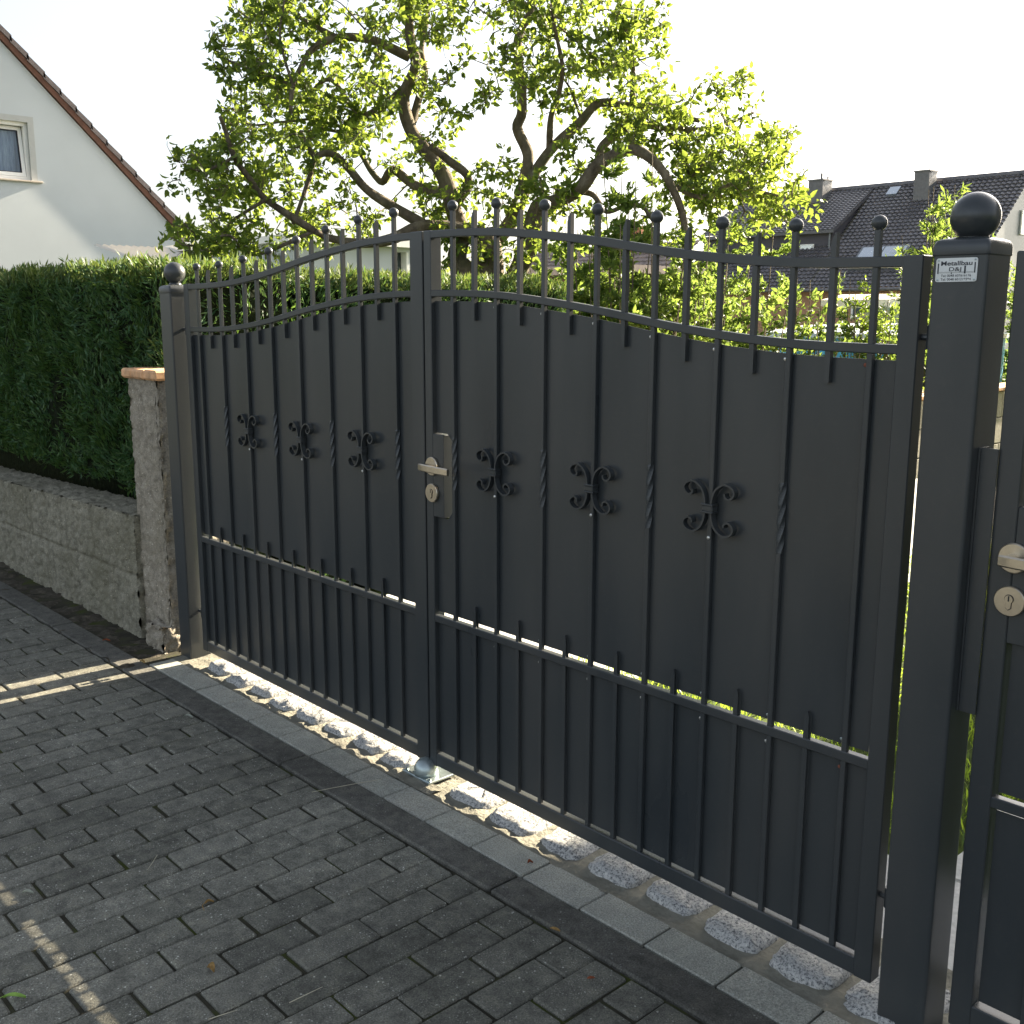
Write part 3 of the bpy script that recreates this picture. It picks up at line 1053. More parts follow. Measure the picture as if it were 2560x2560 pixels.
# sign on the right post
def text_mesh(name, s, width, height, x, z, y, mat, parent, bold=.0):
    cu = bpy.data.curves.new(name, 'FONT')
    cu.body = s
    cu.size = 1.0
    cu.align_x = 'CENTER'
    cu.extrude = 0.0
    cu.offset = bold
    tmp = bpy.data.objects.new(name, cu)
    COL.objects.link(tmp)
    dg = bpy.context.evaluated_depsgraph_get()
    me = bpy.data.meshes.new_from_object(tmp.evaluated_get(dg))
    bpy.data.objects.remove(tmp)
    xs, ys = [v.co.x for v in me.vertices], [v.co.y for v in me.vertices]
    x0_, x1_, y1_ = min(xs), max(xs), max(ys)
    vs = [(x + ((v.co.x - x0_) / (x1_ - x0_) - .5) * width, y, z + v.co.y / y1_ * height) for v in me.vertices]
    fs = [tuple(p.vertices) for p in me.polygons]
    return mesh_obj(name, vs, fs, M[mat], parent)


SX0, SX1, SZ0, SZ1, SY = 2.945, 3.019, 1.4835, 1.5245, -.0368
sg = thing('name_plate', 'small white metal sign with printed lettering, bolted to the right post', 'sign', ((SX0 + SX1) / 2, SY, SZ0))
r = .004
poly = []
for cx, cz, a0 in ((SX1 - r, SZ1 - r, 0), (SX0 + r, SZ1 - r, 90), (SX0 + r, SZ0 + r, 180), (SX1 - r, SZ0 + r, 270)):
    poly += [(cx + r * math.cos(math.radians(a0 + q)), cz + r * math.sin(math.radians(a0 + q))) for q in (0, 30, 60, 90)]
MB().prism(poly, SY - .0010, SY + .0006).build('plate', M['sign_metal'], sg)
ty = SY - .0012
xm = (SX0 + SX1) / 2
text_mesh('lettering', 'Metallbau', .056, .0075, xm, 1.5118, ty, 'sign_ink', sg, .022)
text_mesh('lettering', 'D&J', .022, .0066, xm - .002, 1.5020, ty, 'sign_ink', sg, .015)
text_mesh('lettering', 'Tel: 0048 607616176', .054, .0042, xm, 1.4922, ty, 'sign_ink', sg, .01)
text_mesh('lettering', 'Tel: 0048 601219394', .054, .0042, xm, 1.4858, ty, 'sign_ink', sg, .01)
m = MB()
for xx, za, zb, w in ((SX0 + .0042, 1.4975, 1.5155, .0011), (SX1 - .0042, 1.4985, 1.5165, .0011), (SX1 - .0215, 1.4975, 1.5110, .0014)):
    m.box(xx - w, xx + w, ty - .0002, ty + .0003, za, zb)
for zz in (1.4990, 1.5005):
    m.box(SX0 + .006, SX1 - .006, ty - .0002, ty + .0003, zz - .00015, zz + .00015)
m.box(xm - .009, xm - .0075, ty - .0002, ty + .0003, 1.4968, 1.4998)
m.build('printed_gate', M['sign_ink'], sg)
for xx in (SX0 + .0042, SX1 - .0042):
    for zz in (SZ0 + .0036, SZ1 - .0036):
        MB().lathe((xx, SY - .0010, zz), [(.0018, 0), (.0018, .0006), (.0008, .0010)], 10, 'y').build('rivet', M['galvanised'], sg)

# steel stop on the ground between the leaves
st = thing('gate_stop', 'round galvanised steel gate stop on a plate below the middle stiles', 'gate stop', (1.412, -.02, 0))
MB().bbox(1.332, 1.470, -.046, .065, .004, .0125, .002).build('base_plate', M['galvanised'], st)
MB().lathe((1.407, -.008, .0125), [(.0385, 0), (.0385, .010), (.0372, .022), (.0325, .034), (.0245, .043), (.013, .049), (.0015, .0505)], 36).build('dome', M['galvanised'], st, smooth=True)
for xx in (1.345, 1.458):
    MB().lathe((xx, -.036, .0125), [(.006, 0), (.006, .004), (.003, .005)], 6).build('bolt', M['galvanised'], st)

# pedestrian gate at the right edge
pg = thing('pedestrian_gate', 'dark grey garden gate with lever handle, cut off at the right edge', 'gate', (3.07, .02, 0))
P = M['paint']
MB().bbox(3.068, 3.110, 0, .04, .045, 1.5345).build('stile', P, pg)
MB().bbox(3.905, 3.945, 0, .04, .045, 1.5345).build('stile', P, pg)
for z0, z1 in ((1.513, 1.5335), (1.354, 1.3745), (.5205, .542)):
    MB().bbox(3.109, 3.906, .0012, .0212, z0, z1).build('rail', P, pg)
MB().bbox(3.109, 3.906, .001, .039, .062, .104).build('rail', P, pg)
poly = [(3.900, .549), (3.900, 1.342), (3.116, 1.342), (3.116, 1.098), (3.150, 1.098), (3.172, 1.076), (3.172, .862), (3.150, .838), (3.116, .838), (3.116, .549)]
MB().prism(poly, .0166, .0184).build('panel', P, pg)
MB().box(3.116, 3.900, .0166, .0184, .112, .513).build('panel', P, pg)
MB().bbox(3.1105, 3.156, .0006, .036, .842, 1.092, .0015).build('lock_box', P, pg)
for i in range(8):
    x = 3.205 + i * .0905
    m = MB(); square_bar(m, x, .010, .10, 1.585 if i % 2 == 0 else 1.56); b = m.build('bar', P, pg)
    if i % 2 == 0:
        MB().ball((x, .010, 1.595), .0148).build('ball_finial', P, b, smooth=True)
lever_set(pg, 3.113, 1.001)
sp = thing('gate_post', 'dark grey square post on the far side of the garden gate', 'post', (4.02, .013, 0))
MB().bbox(3.97, 4.07, -.036, .062, -.1, 1.52, .006).build('shaft', P, sp)
MB().ball((4.02, .013, 1.57), .0425, 30, 16).build('ball', P, sp, smooth=True)


# ------------------------------------------------------------------ pear tree
TN, TR, TD = np.array([-.734, .679, 0]), np.array([.679, .734, 0]), 7.2
TC = np.array([3.839, -1.894, 0])


def TP(a, z, d=0.0):
    """tree coordinates: across, up, depth -> world"""
    p = TC + TN * (TD + d) + TR * a * (1 + d / TD) + np.array([0, 0, z])
    c = np.array([3.839, -1.894, 1.429])
    return c + (p - c) * 1.12      # distance of the tree from the gate


LIMBS = [
 ("trunk",.21,.15,[(-.10,-.1),(-.12,.7),(-.14,1.28),(-.16,1.75),(-.20,1.97)],0,0),
 ("trunk_l",.13,.035,[(-.18,1.0),(-.28,1.61),(-.37,1.77),(-.34,1.94),(-.39,2.09),(-.45,2.31),(-.57,2.48),(-.67,2.62),(-.71,2.82),(-.63,3.02),(-.66,3.18),(-.67,3.34),(-.68,3.55),(-.62,4.2)],-.05,.2),
 ("stem2",.05,.02,[(-.67,2.62),(-.62,2.80),(-.57,2.99),(-.59,3.16),(-.56,3.33),(-.53,3.52),(-.4,4.0)],.1,.5),
 ("limb_r0",.05,.04,[(-.39,2.09),(-.29,2.28),(-.42,2.39),(-.54,2.47)],0,-.2),
 ("low_l",.085,.03,[(-.20,1.94),(-.57,1.98),(-.81,1.89),(-.99,1.86),(-1.20,1.88),(-1.32,1.92)],-.05,-.5),
 ("zig",.06,.025,[(-.45,2.20),(-.65,2.27),(-.79,2.38),(-.86,2.31),(-.93,2.39),(-.98,2.49),(-1.03,2.58)],.05,.6),
 ("l2",.06,.018,[(-.57,1.98),(-.86,2.14),(-.98,2.22),(-1.08,2.33),(-1.18,2.41),(-1.29,2.39),(-1.34,2.26),(-1.40,2.11),(-1.46,1.97)],-.1,-.4),
 ("l2b",.03,.015,[(-1.30,2.38),(-1.35,2.46),(-1.39,2.53)],-.3,-.4),
 ("l3",.04,.018,[(-1.32,1.92),(-1.63,2.10),(-1.73,2.21),(-1.83,2.33),(-1.88,2.47),(-1.91,2.54)],-.5,-.8),
 ("l3b",.018,.008,[(-1.83,2.33),(-2.02,2.24),(-2.13,2.24)],-.7,-.9),
 ("l3c",.02,.008,[(-1.63,2.10),(-1.86,1.98),(-1.94,1.88),(-2.11,1.78)],-.6,-.3),
 ("lowtip",.022,.007,[(-1.32,1.92),(-1.73,1.77),(-1.89,1.88),(-2.08,1.82),(-2.20,1.81)],-.5,-.9),
 ("ul",.055,.02,[(-.67,3.07),(-.91,3.15),(-1.13,3.14),(-1.29,3.05),(-1.37,2.92),(-1.43,2.79),(-1.45,2.62)],.1,-.5),
 ("ul2",.035,.012,[(-.71,2.88),(-.97,2.71),(-1.18,2.97),(-1.34,2.88),(-1.41,2.86),(-1.64,2.87)],.1,.6),
 ("ul3",.035,.012,[(-.80,2.78),(-.97,2.71),(-1.07,2.62),(-1.25,2.64),(-1.44,2.62)],.1,.3),
 ("tipl",.016,.006,[(-1.43,2.79),(-1.59,2.86),(-1.71,2.90),(-1.87,2.97),(-1.96,3.06)],-.4,-.3),
 ("topl",.03,.01,[(-1.13,3.14),(-1.35,3.26),(-1.47,3.36),(-1.65,3.28),(-1.76,3.35)],-.1,.1),
 ("topl2",.015,.008,[(-1.43,2.79),(-1.50,3.07),(-1.47,3.28),(-1.44,3.45)],-.4,-.2),
 ("midl",.02,.008,[(-1.07,2.62),(-1.25,2.71),(-1.48,2.71),(-1.71,2.70),(-1.85,2.79)],.2,.5),
 ("trunk_r",.14,.03,[(-.12,1.0),(-.06,1.46),(.02,1.65),(.11,1.88),(.17,2.10),(.27,2.13),(.44,2.21),(.57,2.36),(.77,2.44),(.90,2.39),(1.02,2.26),(1.13,2.03),(1.15,1.80)],.05,-.4),
 ("stem_r",.085,.035,[(-.15,1.85),(-.01,2.03),(.05,2.17),(.09,2.37),(.10,2.48),(.03,2.64),(.06,2.75),(.05,2.97),(.03,3.18),(.06,3.29),(.12,3.41),(.13,3.55),(.1,4.1)],.1,.3),
 ("limb1",.07,.025,[(.06,2.18),(.11,2.29),(.25,2.50),(.43,2.67),(.53,2.79),(.61,2.82),(.70,2.81),(.82,2.81),(.91,2.81),(1.05,2.76),(1.22,2.73)],.1,.4),
 ("limb1b",.04,.015,[(.24,2.51),(.25,2.70),(.30,2.83),(.32,2.97),(.28,3.13),(.24,3.29)],.2,-.3),
 ("limb1c",.02,.01,[(.45,2.71),(.38,2.92),(.33,3.02)],.3,.5),
 ("limb2",.06,.015,[(.57,2.36),(.58,2.49),(.68,2.60),(.82,2.67),(.94,2.66),(1.12,2.66),(1.26,2.67),(1.39,2.71),(1.57,2.80)],0,.5),
 ("limb2b",.03,.012,[(.78,2.82),(.88,2.71),(1.03,2.60),(1.12,2.43),(1.18,2.31),(1.29,2.43)],.25,-.1),
 ("limb2c",.025,.012,[(.80,2.46),(.74,2.58),(.71,2.60)],-.1,-.2),
 ("up3",.035,.02,[(.78,2.81),(.78,2.88),(.78,3.02),(.76,3.18),(.73,3.33),(.69,3.46),(.6,3.9)],.25,.3),
 ("up3b",.02,.01,[(.76,3.08),(.58,3.04),(.42,3.13),(.30,3.18)],.3,-.2),
 ("arch",.035,.02,[(.44,2.21),(.53,2.18),(.59,2.10),(.64,2.06),(.78,2.10),(.87,2.07),(.94,1.98)],-.05,-.5),
 ("r4",.02,.007,[(1.26,2.67),(1.40,2.54),(1.58,2.43),(1.69,2.50),(1.80,2.57)],.35,.2),
 ("r5",.03,.01,[(1.02,2.26),(1.24,2.15),(1.47,2.23),(1.65,2.17),(1.88,2.11)],-.2,-.5),
 ("r6",.02,.01,[(1.12,2.66),(1.35,2.43),(1.47,2.26),(1.54,2.09)],.3,.0),
]
# leaf clumps: across, up, half width, half height
CLUMPS = [(-1.59,3.25,.26,.18),(-.85,3.2,.58,.26),(-1.13,2.84,.55,.33),(-1.71,2.91,.22,.14),(-.72,2.65,.44,.36),(-1.42,2.52,.51,.33),(-1.8,2.42,.29,.29),(-1.95,2.31,.22,.22),(-1.88,2.21,.26,.22),(-1.43,2.25,.47,.29),(-1.12,2.03,.47,.22),(-1.44,1.98,.29,.18),(-2.09,1.9,.2,.09),(-.58,2.28,.33,.29),(-.31,2.08,.29,.26),(-.44,3.11,.2,.33),(-.91,3.39,.73,.22),(.04,3.14,.33,.29),(.38,3.23,.4,.29),(.73,3.04,.29,.36),(-.03,2.85,.26,.17),(.32,2.87,.47,.14),(.86,3.2,.18,.22),(.91,2.78,.4,.13),(1.22,2.74,.36,.17),(1.49,2.8,.16,.09),(1.33,2.49,.44,.24),(1.71,2.49,.16,.13),(1.58,2.29,.36,.22),(1.13,2.25,.22,.2),(1.8,2.09,.26,.18),(1.59,2.05,.33,.18),(.15,2.12,.2,.2),(-.1,2.25,.16,.2),(.43,2.42,.16,.2),(.33,2.1,.22,.14),(.77,2.59,.14,.1),(.11,3.36,.51,.18),(.62,3.33,.36,.18),(-.41,1.81,.33,.15),(.05,1.84,.22,.18),(1.0,1.95,.3,.14),
 (-.8,3.75,.7,.35),(.25,3.75,.6,.35),(-.3,4.2,.8,.35)]

tree = thing('pear_tree', 'large old pear tree with crooked limbs standing behind the gate', 'tree', tuple(TP(-.1, -.05)))
trunk = MB()
NODES, NRAD, THIN = [], [], []
for nm, ra, rb, pts, da, db in LIMBS:
    n = len(pts)
    w = [TP(a, z, da + (db - da) * i / (n - 1)) for i, (a, z) in enumerate(pts)]
    c = catmull(w, 5)
    m = len(c)
    rad = []
    for i, p in enumerate(c):
        t = i / (m - 1)
        r = ra + (rb - ra) * t ** .8
        r *= 1 + .10 * nz(p[0], p[1], p[2], 7)
        rad.append(r * .68)
        NODES.append(p); NRAD.append(r)
    trunk.tube(c, rad, 10)
    if rb <= .013:
        THIN.append(c)
trunk_o = trunk.build('trunk', M['bark'], tree, smooth=True)

nodes = np.array(NODES)
rng = np.random.default_rng(21)
tw = MB()
LP, LD = [], []
targets = []
for a, z, rx, rz in CLUMPS:
    n = int((29 if a < .8 else 23) * (rx * rz / .10) ** .75) + 6
    for _ in range(n):
        v = rng.normal(size=3); v /= np.linalg.norm(v)
        q = rng.uniform(.15, 1) ** (1 / 2.2)
        dep = min(.75, .3 + rx)
        base_d = .18 * math.sin(a * 3.1 + z * 2.0)
        targets.append(TP(a + rx * v[0] * q, z + rz * v[1] * q, base_d + dep * v[2] * q))
for c in THIN:
    for p in c[2:]:
        for _ in range(2):
            targets.append(np.array(p) + rng.normal(size=3) * .09)
targets = np.array(targets)
dist = np.min(np.linalg.norm(targets[:, None, :] - nodes[None], axis=2), axis=1)
allnodes = list(NODES)
for ti in np.argsort(dist):
    t = targets[ti]
    an = np.array(allnodes)
    dd = np.linalg.norm(an - t, axis=1)
    b = an[int(np.argmin(dd))]
    L = np.linalg.norm(t - b)
    if L < .03:
        t = b + rng.normal(size=3) * .06
        L = np.linalg.norm(t - b)
    if L > .9:
        continue
    mid = (b + t) / 2 + rng.normal(size=3) * L * .14 + np.array([0, 0, .10 * L])
    pts = catmull([b, mid, t], 4)
    r0 = .0035 + .010 * min(L, .6)
    tw.tube(pts, [r0 + (.0016 - r0) * i / (len(pts) - 1) for i in range(len(pts))], 5)
    allnodes += [pts[3], pts[5], pts[-1]]
    # leaves in small rosettes on spurs along the outer part of the twig
    dirn = (t - b) / (L + 1e-6)
    nsp = rng.integers(3, 6)
    for s in range(nsp):
        u = rng.uniform(.25, 1) if s else 1.0
        p = np.array(pts[min(len(pts) - 1, int(u * (len(pts) - 1) + .5))])
        sd = dirn * .5 + rng.normal(size=3) * .7 + np.array([0, 0, .25])
        sd /= np.linalg.norm(sd)
        q = p + sd * rng.uniform(.01, .05)
        tw.tube([p, q], [.0022, .0016], 4)
        k = rng.integers(3, 5)
        LP.append(np.repeat(q[None], k, 0) + rng.normal(size=(k, 3)) * .006)
        LD.append(sd * .55 + rng.normal(size=(k, 3)) * .8 + np.array([0, 0, -.28]))
tw.build('twigs', M['bark'], tree, recalc=False)
LP, LD = np.concatenate(LP), np.concatenate(LD)
Ln = rng.uniform(.034, .070, len(LP))
stalk = LD / np.linalg.norm(LD, axis=1, keepdims=True) * .012
leaf_cloud('crown', LP + stalk, LD, Ln, Ln * rng.uniform(.46, .60, len(LP)), M['pear_leaf'], tree, .22, .35, False, 4)
print('pear leaves', len(LP))

# ------------------------------------------------------------------ shrubs behind the gate
shrub('peach_bush', 'upright yellow green bush with narrow leaves just right of the pear trunk', 'bush', -1.05, 3.72, .48, 2.70, 20, .060, .022, 15000, 'peach_leaf', 31)
shrub('garden_bush', 'broad leafy bush below the right pear limbs, seen through the bars', 'bush', -1.35, 5.1, .88, 2.72, 24, .055, .026, 17000, 'young_leaf', 32)
shrub('garden_bush', 'open leafy bush before the far tiled house, between the last bars', 'bush', -1.10, 6.15, .34, 2.15, 11, .06, .024, 2400, 'young_leaf', 33)
shrub('round_bush', 'small dark rounded bush low beside the beige canopy', 'bush', -1.3, 7.1, .46, 1.82, 16, .040, .020, 6000, 'dense_leaf', 34)
shrub('garden_bush', 'tall feathery yellow green bush rising behind the right stile and post', 'bush', -1.2, 8.75, .50, 3.05, 20, .085, .02, 8500, 'peach_leaf', 35)
shrub('garden_bush', 'bushy green shrub above the pale boundary wall, right of the big ball', 'bush', -1.6, 11.6, .95, 2.6, 26, .08, .028, 11000, 'young_leaf', 36)
shrub('spring_plant', 'bright yellow green leafy plant low behind the right end of the curved rail', 'plant', -.95, 7.3, .42, 1.85, 14, .10, .03, 1800, 'peach_leaf', 37)
shrub('garden_bush', 'lime green young shoots at the foot of the pear trunk', 'bush', -1.73, 3.9, .60, 2.62, 20, .070, .030, 9500, 'peach_leaf', 41)
shrub('unseen_shade_shrub', 'unseen dark shrub added at the shade house corner to dapple the sun', 'bush', 2.75, 5.6, .35, 2.0, 16, .06, .03, 2600, 'dense_leaf', 38)  # added out of view to break up the edge of the house shade
shrub('far_tree', 'pale yellow green tree between the white gable and the pear tree', 'tree', -11.0, 5.7, 1.15, 2.75, 22, .13, .06, 3600, 'far_leaf', 39)
shrub('far_tree', 'small loose tree by the garage behind the hedge', 'tree', -7.6, 3.9, .6, 2.1, 12, .10, .05, 900, 'far_leaf', 40)

# grass between the slabs
n = 22000
gx, gy = RNG.uniform(.9, 3.2, n), RNG.uniform(.65, 6.5, n)
keep = ~((gx > 2.73) & (gx < 3.12))
gx, gy = gx[keep], gy[keep]
P_ = np.stack([gx, gy, np.full(len(gx), -.03)], 1)
D_ = RNG.normal(size=(len(gx), 3)) * .35 + np.array([0, 0, 1])
g = leaf_cloud('grass', P_, D_, RNG.uniform(.03, .075, len(gx)), np.full(len(gx), .006), M['grass'], None, .1, .5, False, 9)
tag(g, kind='stuff')


# ------------------------------------------------------------------ white house on the left
hs = thing('white_house', 'white rendered house with steep gable behind the hedge', 'house', (-19, 2.2, 0))
XW = -15.0
RY, RZ, EY, EZ = 2.2, 7.80, 7.15, 2.85
WY, WZ0, WZ1 = 4.585, 3.575, 4.495   # window reveal edges: right side, bottom, top
WL = 3.22
gab = [(-2.75, -.2), (EY, -.2), (EY, EZ), (RY, RZ), (-2.75, EZ)]
m = MB()
# gable wall as strips around the window opening, 0.3 m thick
def gz(y): return RZ - abs(y - RY)
for a, b, z0, z1 in ((-2.75, WL - .09, None, None), (WY + .095, EY, None, None)):
    ys = [a] + ([RY] if a < RY < b else []) + [b]
    poly = [(a, -.2), (b, -.2)] + [(y, gz(y) - .02) for y in ys[::-1]]
    m.prism(poly, XW - .3, XW, 'x')
m.prism([(WL - .09, -.2), (WY + .095, -.2), (WY + .095, WZ0 - .01), (WL - .09, WZ0 - .01)], XW - .3, XW, 'x')
m.prism([(WL - .09, WZ1 + .095), (WY + .095, WZ1 + .095), (WY + .095, gz(WY + .095) - .02), (WL - .09, gz(WL - .09) - .02)], XW - .3, XW, 'x')
m.box(-24, XW - .3, EY - .3, EY, -.2, EZ)
m.box(-24, XW - .3, -2.75, -2.45, -.2, EZ)
m.prism([(y, z - .02) for y, z in gab], -24.2, -24, 'x')
m.build('wall', M['white_render'], hs)
# roof: two slopes with verge tiles and a timber bargeboard
rf = None
for sgn in (1, -1):
    m = MB()
    up = .15
    yy = lambda d: RY + sgn * d
    dmax = 5.12
    m.add([(XW + .050, yy(0), RZ + up), (XW + .050, yy(dmax), RZ - dmax + up), (-24.1, yy(dmax), RZ - dmax + up), (-24.1, yy(0), RZ + up),
           (XW + .050, yy(0), RZ + .02), (XW + .050, yy(dmax), RZ - dmax + .02), (-24.1, yy(dmax), RZ - dmax + .02), (-24.1, yy(0), RZ + .02)],
          [(0, 1, 2, 3), (4, 5, 1, 0), (5, 6, 2, 1), (7, 6, 5, 4)])
    # overlapping tile ends along the verge
    nt = 21
    for i in range(nt):
        d0, d1 = dmax * i / nt, dmax * (i + 1) / nt + .03
        l0, l1 = .10, .135
        pts = [(d0, up + .05), (d1, up + .085), (d1, up - .02), (d0, up - .05)]
        vs = [(x, yy(d), RZ - d + h) for x in (XW + .078, XW - .25) for d, h in pts]
        m.add(vs, [(0, 1, 2, 3), (7, 6, 5, 4), (0, 4, 5, 1), (1, 5, 6, 2), (2, 6, 7, 3), (3, 7, 4, 0)])
    r_ = m.build('roof', M['tile_brown'], hs)
    m = MB()
    pts = [(0, .11), (dmax - .02, .11), (dmax - .02, -.01), (0, -.01)]
    vs = [(x, yy(d), RZ - d + h) for x in (XW + .062, XW + .004) for d, h in pts]
    m.add(vs, [(0, 1, 2, 3), (7, 6, 5, 4), (0, 4, 5, 1), (1, 5, 6, 2), (2, 6, 7, 3), (3, 7, 4, 0)])
    m.build('bargeboard', M['barge_wood'], hs)
MB().tube([(XW + .05, EY + .16, EZ - .02), (-24, EY + .16, EZ - .02)], .065, 10).build('gutter', M['white_plastic'], hs)
# window: raised plaster surround, frame, tilted sash, lace curtain, sill
w = MB()
w.box(XW - .14, XW + .012, WL - .09, WL, WZ0 - .01, WZ1 + .095)
w.box(XW - .14, XW + .012, WY, WY + .095, WZ0 - .01, WZ1 + .095)
w.box(XW - .14, XW + .012, WL, WY, WZ1, WZ1 + .095)
win = w.build('window', M['cream_trim'], hs)
f = MB()
fx0, fx1, fw_ = XW - .13, XW - .055, .055
f.box(fx0, fx1, WL, WL + fw_, WZ0, WZ1); f.box(fx0, fx1, WY - fw_, WY, WZ0, WZ1)
f.box(fx0, fx1, WL + fw_, WY - fw_, WZ1 - fw_, WZ1); f.box(fx0, fx1, WL + fw_, WY - fw_, WZ0, WZ0 + fw_)
f.build('frame', M['white_plastic'], win)
tl = lambda x, y, z: (x - (z - WZ0 - fw_) * .12, y, z)
def tilted(mb, x0, x1, y0, y1, z0, z1):
    c = [(x, y, z) for z in (z0, z1) for x, y in ((x0, y0), (x1, y0), (x1, y1), (x0, y1))]
    mb.add([tl(*q) for q in c], [(0, 3, 2, 1), (4, 5, 6, 7), (0, 1, 5, 4), (1, 2, 6, 5), (2, 3, 7, 6), (3, 0, 4, 7)])
s = MB()
a0, a1, b0, b1 = WL + fw_ + .005, WY - fw_ - .005, WZ0 + fw_ + .005, WZ1 - fw_ - .005
sw = .058
tilted(s, fx0 + .01, fx1 - .005, a0, a0 + sw, b0, b1); tilted(s, fx0 + .01, fx1 - .005, a1 - sw, a1, b0, b1)
tilted(s, fx0 + .01, fx1 - .005, a0 + sw, a1 - sw, b1 - sw, b1); tilted(s, fx0 + .01, fx1 - .005, a0 + sw, a1 - sw, b0, b0 + sw)
s.build('sash', M['white_plastic'], win)
s = MB()
for (p0, p1, q0, q1) in ((a0 + sw, a0 + sw + .012, b0 + sw, b1 - sw), (a1 - sw - .012, a1 - sw, b0 + sw, b1 - sw), (a0 + sw, a1 - sw, b1 - sw - .012, b1 - sw), (a0 + sw, a1 - sw, b0 + sw, b0 + sw + .012)):
    tilted(s, fx0 + .03, fx1 - .008, p0, p1, q0, q1)
s.build('seal', M['seal_black'], win)
s = MB(); tilted(s, fx0 + .035, fx0 + .041, a0 + sw + .012, a1 - sw - .012, b0 + sw + .012, b1 - sw - .012); s.build('pane', M['glass'], win)
# curtain as folded sheet
vs, fs = [], []
nn = 90
for i in range(nn + 1):
    y = a0 + (a1 - a0) * i / nn
    for z in (WZ0 - .1, WZ1 + .05):
        vs.append((XW - .27 + .018 * math.sin(y * 46) + .008 * math.sin(y * 105 + 1), y, z))
for i in range(nn):
    fs.append((2 * i, 2 * i + 2, 2 * i + 3, 2 * i + 1))
mesh_obj('curtain', vs, fs, M['lace'], win, True)
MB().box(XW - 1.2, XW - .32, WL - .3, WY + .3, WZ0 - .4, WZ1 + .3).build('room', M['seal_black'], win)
MB().bbox(XW - .05, XW + .055, WL - .11, WY + .165, WZ0 - .035, WZ0 - .008, .004).build('sill', M['stone_sill'], win)

# low pale roof and white garage between hedge and pear tree
sh = thing('garden_shed', 'low shed with pale sheet roof right of the white house', 'shed', (-12.0, 5.4, 0))
m = MB()
for i in range(30):
    y0 = 4.6 + i * .115
    m.add([(-12.6, y0, 2.42), (-12.6, y0 + .115, 2.42), (-9.6, y0 + .115, 1.86), (-9.6, y0, 1.86), (-12.6, y0 + .05, 2.45), (-9.6, y0 + .05, 1.89)], [(0, 4, 5, 3), (4, 1, 2, 5)])
m.build('roof', M['pale_metal_roof'], sh, recalc=False)
MB().box(-12.5, -9.8, 4.7, 7.9, -.1, 1.84).build('wall', M['white_render'], sh)
ga = thing('white_garage', 'flat roofed white outbuilding with a dark door seen between the bars', 'outbuilding', (-10, 7.5, 0))
m = MB()
m.box(-13, -9, 5.9, 7.60, -.1, 2.36); m.box(-13, -9, 7.86, 8.3, -.1, 2.36); m.box(-13, -9.3, 7.6, 7.86, -.1, 2.36); m.box(-9.3, -9, 7.6, 7.86, 2.30, 2.36)
m.build('wall', M['white_render'], ga)
MB().box(-13.1, -8.86, 5.75, 8.4, 2.363, 2.46).build('roof', M['white_plastic'], ga)
d = MB().box(-9.18, -9.14, 7.602, 7.858, -.05, 2.298).build('door', M['dark_pane'], ga)
MB().box(-9.13, -8.99, 7.825, 7.862, -.05, 2.30).box(-9.13, -8.99, 7.598, 7.62, -.05, 2.30).build('frame', M['white_plastic'], d)


# ------------------------------------------------------------------ tiled house on the right
def tiled_slope(mb, x0, x1, ya, za, yb, zb, rows, tw_, lift=.05, wave=.055):
    """roof from eave (ya,za) to ridge (yb,zb), stepped rows and curved tiles"""
    ncol = int((x1 - x0) / tw_) * 4
    sl = math.hypot(yb - ya, zb - za)
    ny, nzv = -(zb - za) / sl, (yb - ya) / sl
    vs = []
    for r in range(rows):
        for e in (0, 1):
            t = (r + e) / rows
            lf = lift if e == 0 else 0
            for c in range(ncol + 1):
                x = x0 + (x1 - x0) * c / ncol
                h = lf + wave * (.5 + .5 * math.sin(2 * math.pi * (x - x0) / tw_))
                vs.append((x, ya + (yb - ya) * t + ny * h, za + (zb - za) * t + nzv * h))
    w = ncol + 1
    fs = []
    for k in range(2 * rows - 1):
        for c in range(ncol):
            fs.append((k * w + c, k * w + c + 1, (k + 1) * w + c + 1, (k + 1) * w + c))
    mb.add(vs, fs)


rh = thing('tiled_house', 'grey and brown house with dark tiled roof and two chimneys', 'house', (-19, 40, 0))
m = MB()
tiled_slope(m, -19.7, -13.25, 36, 2.36, 41, 6.70, 30, .21)
tiled_slope(m, -26.5, -19.7, 36, 2.36, 41, 6.70, 30, .21)
m.add([(-26.5, 41, 6.72), (-13.25, 41, 6.72), (-13.25, 46, 2.36), (-26.5, 46, 2.36)], [(0, 1, 2, 3)])
roof = m.build('roof', M['tile_dark'], rh, smooth=False, recalc=False)
m = MB(); m.tube([(-26.6, 41, 6.72), (-13.2, 41, 6.72)], .13, 10); m.build('ridge', M['tile_dark'], roof)
m = MB()
m.box(-26.3, -13.4, 36.4, 36.6, -.2, 2.62)
m.build('wall', M['brown_render'], rh)
m = MB().prism([(36.4, -.2), (45.6, -.2), (45.6, 2.5), (41, 6.55), (36.4, 2.5)], -13.65, -13.4, 'x')
m.build('gable_wall', M['lead_flash'], rh)
MB().box(-13.39, -13.33, 40.5, 41.0, 4.4, 5.3).build('window', M['white_plastic'], rh)
m = MB(); m.tube([(-26.4, 35.9, 2.32), (-13.3, 35.9, 2.32)], .07, 8); m.build('gutter', M['slate_clad'], rh)
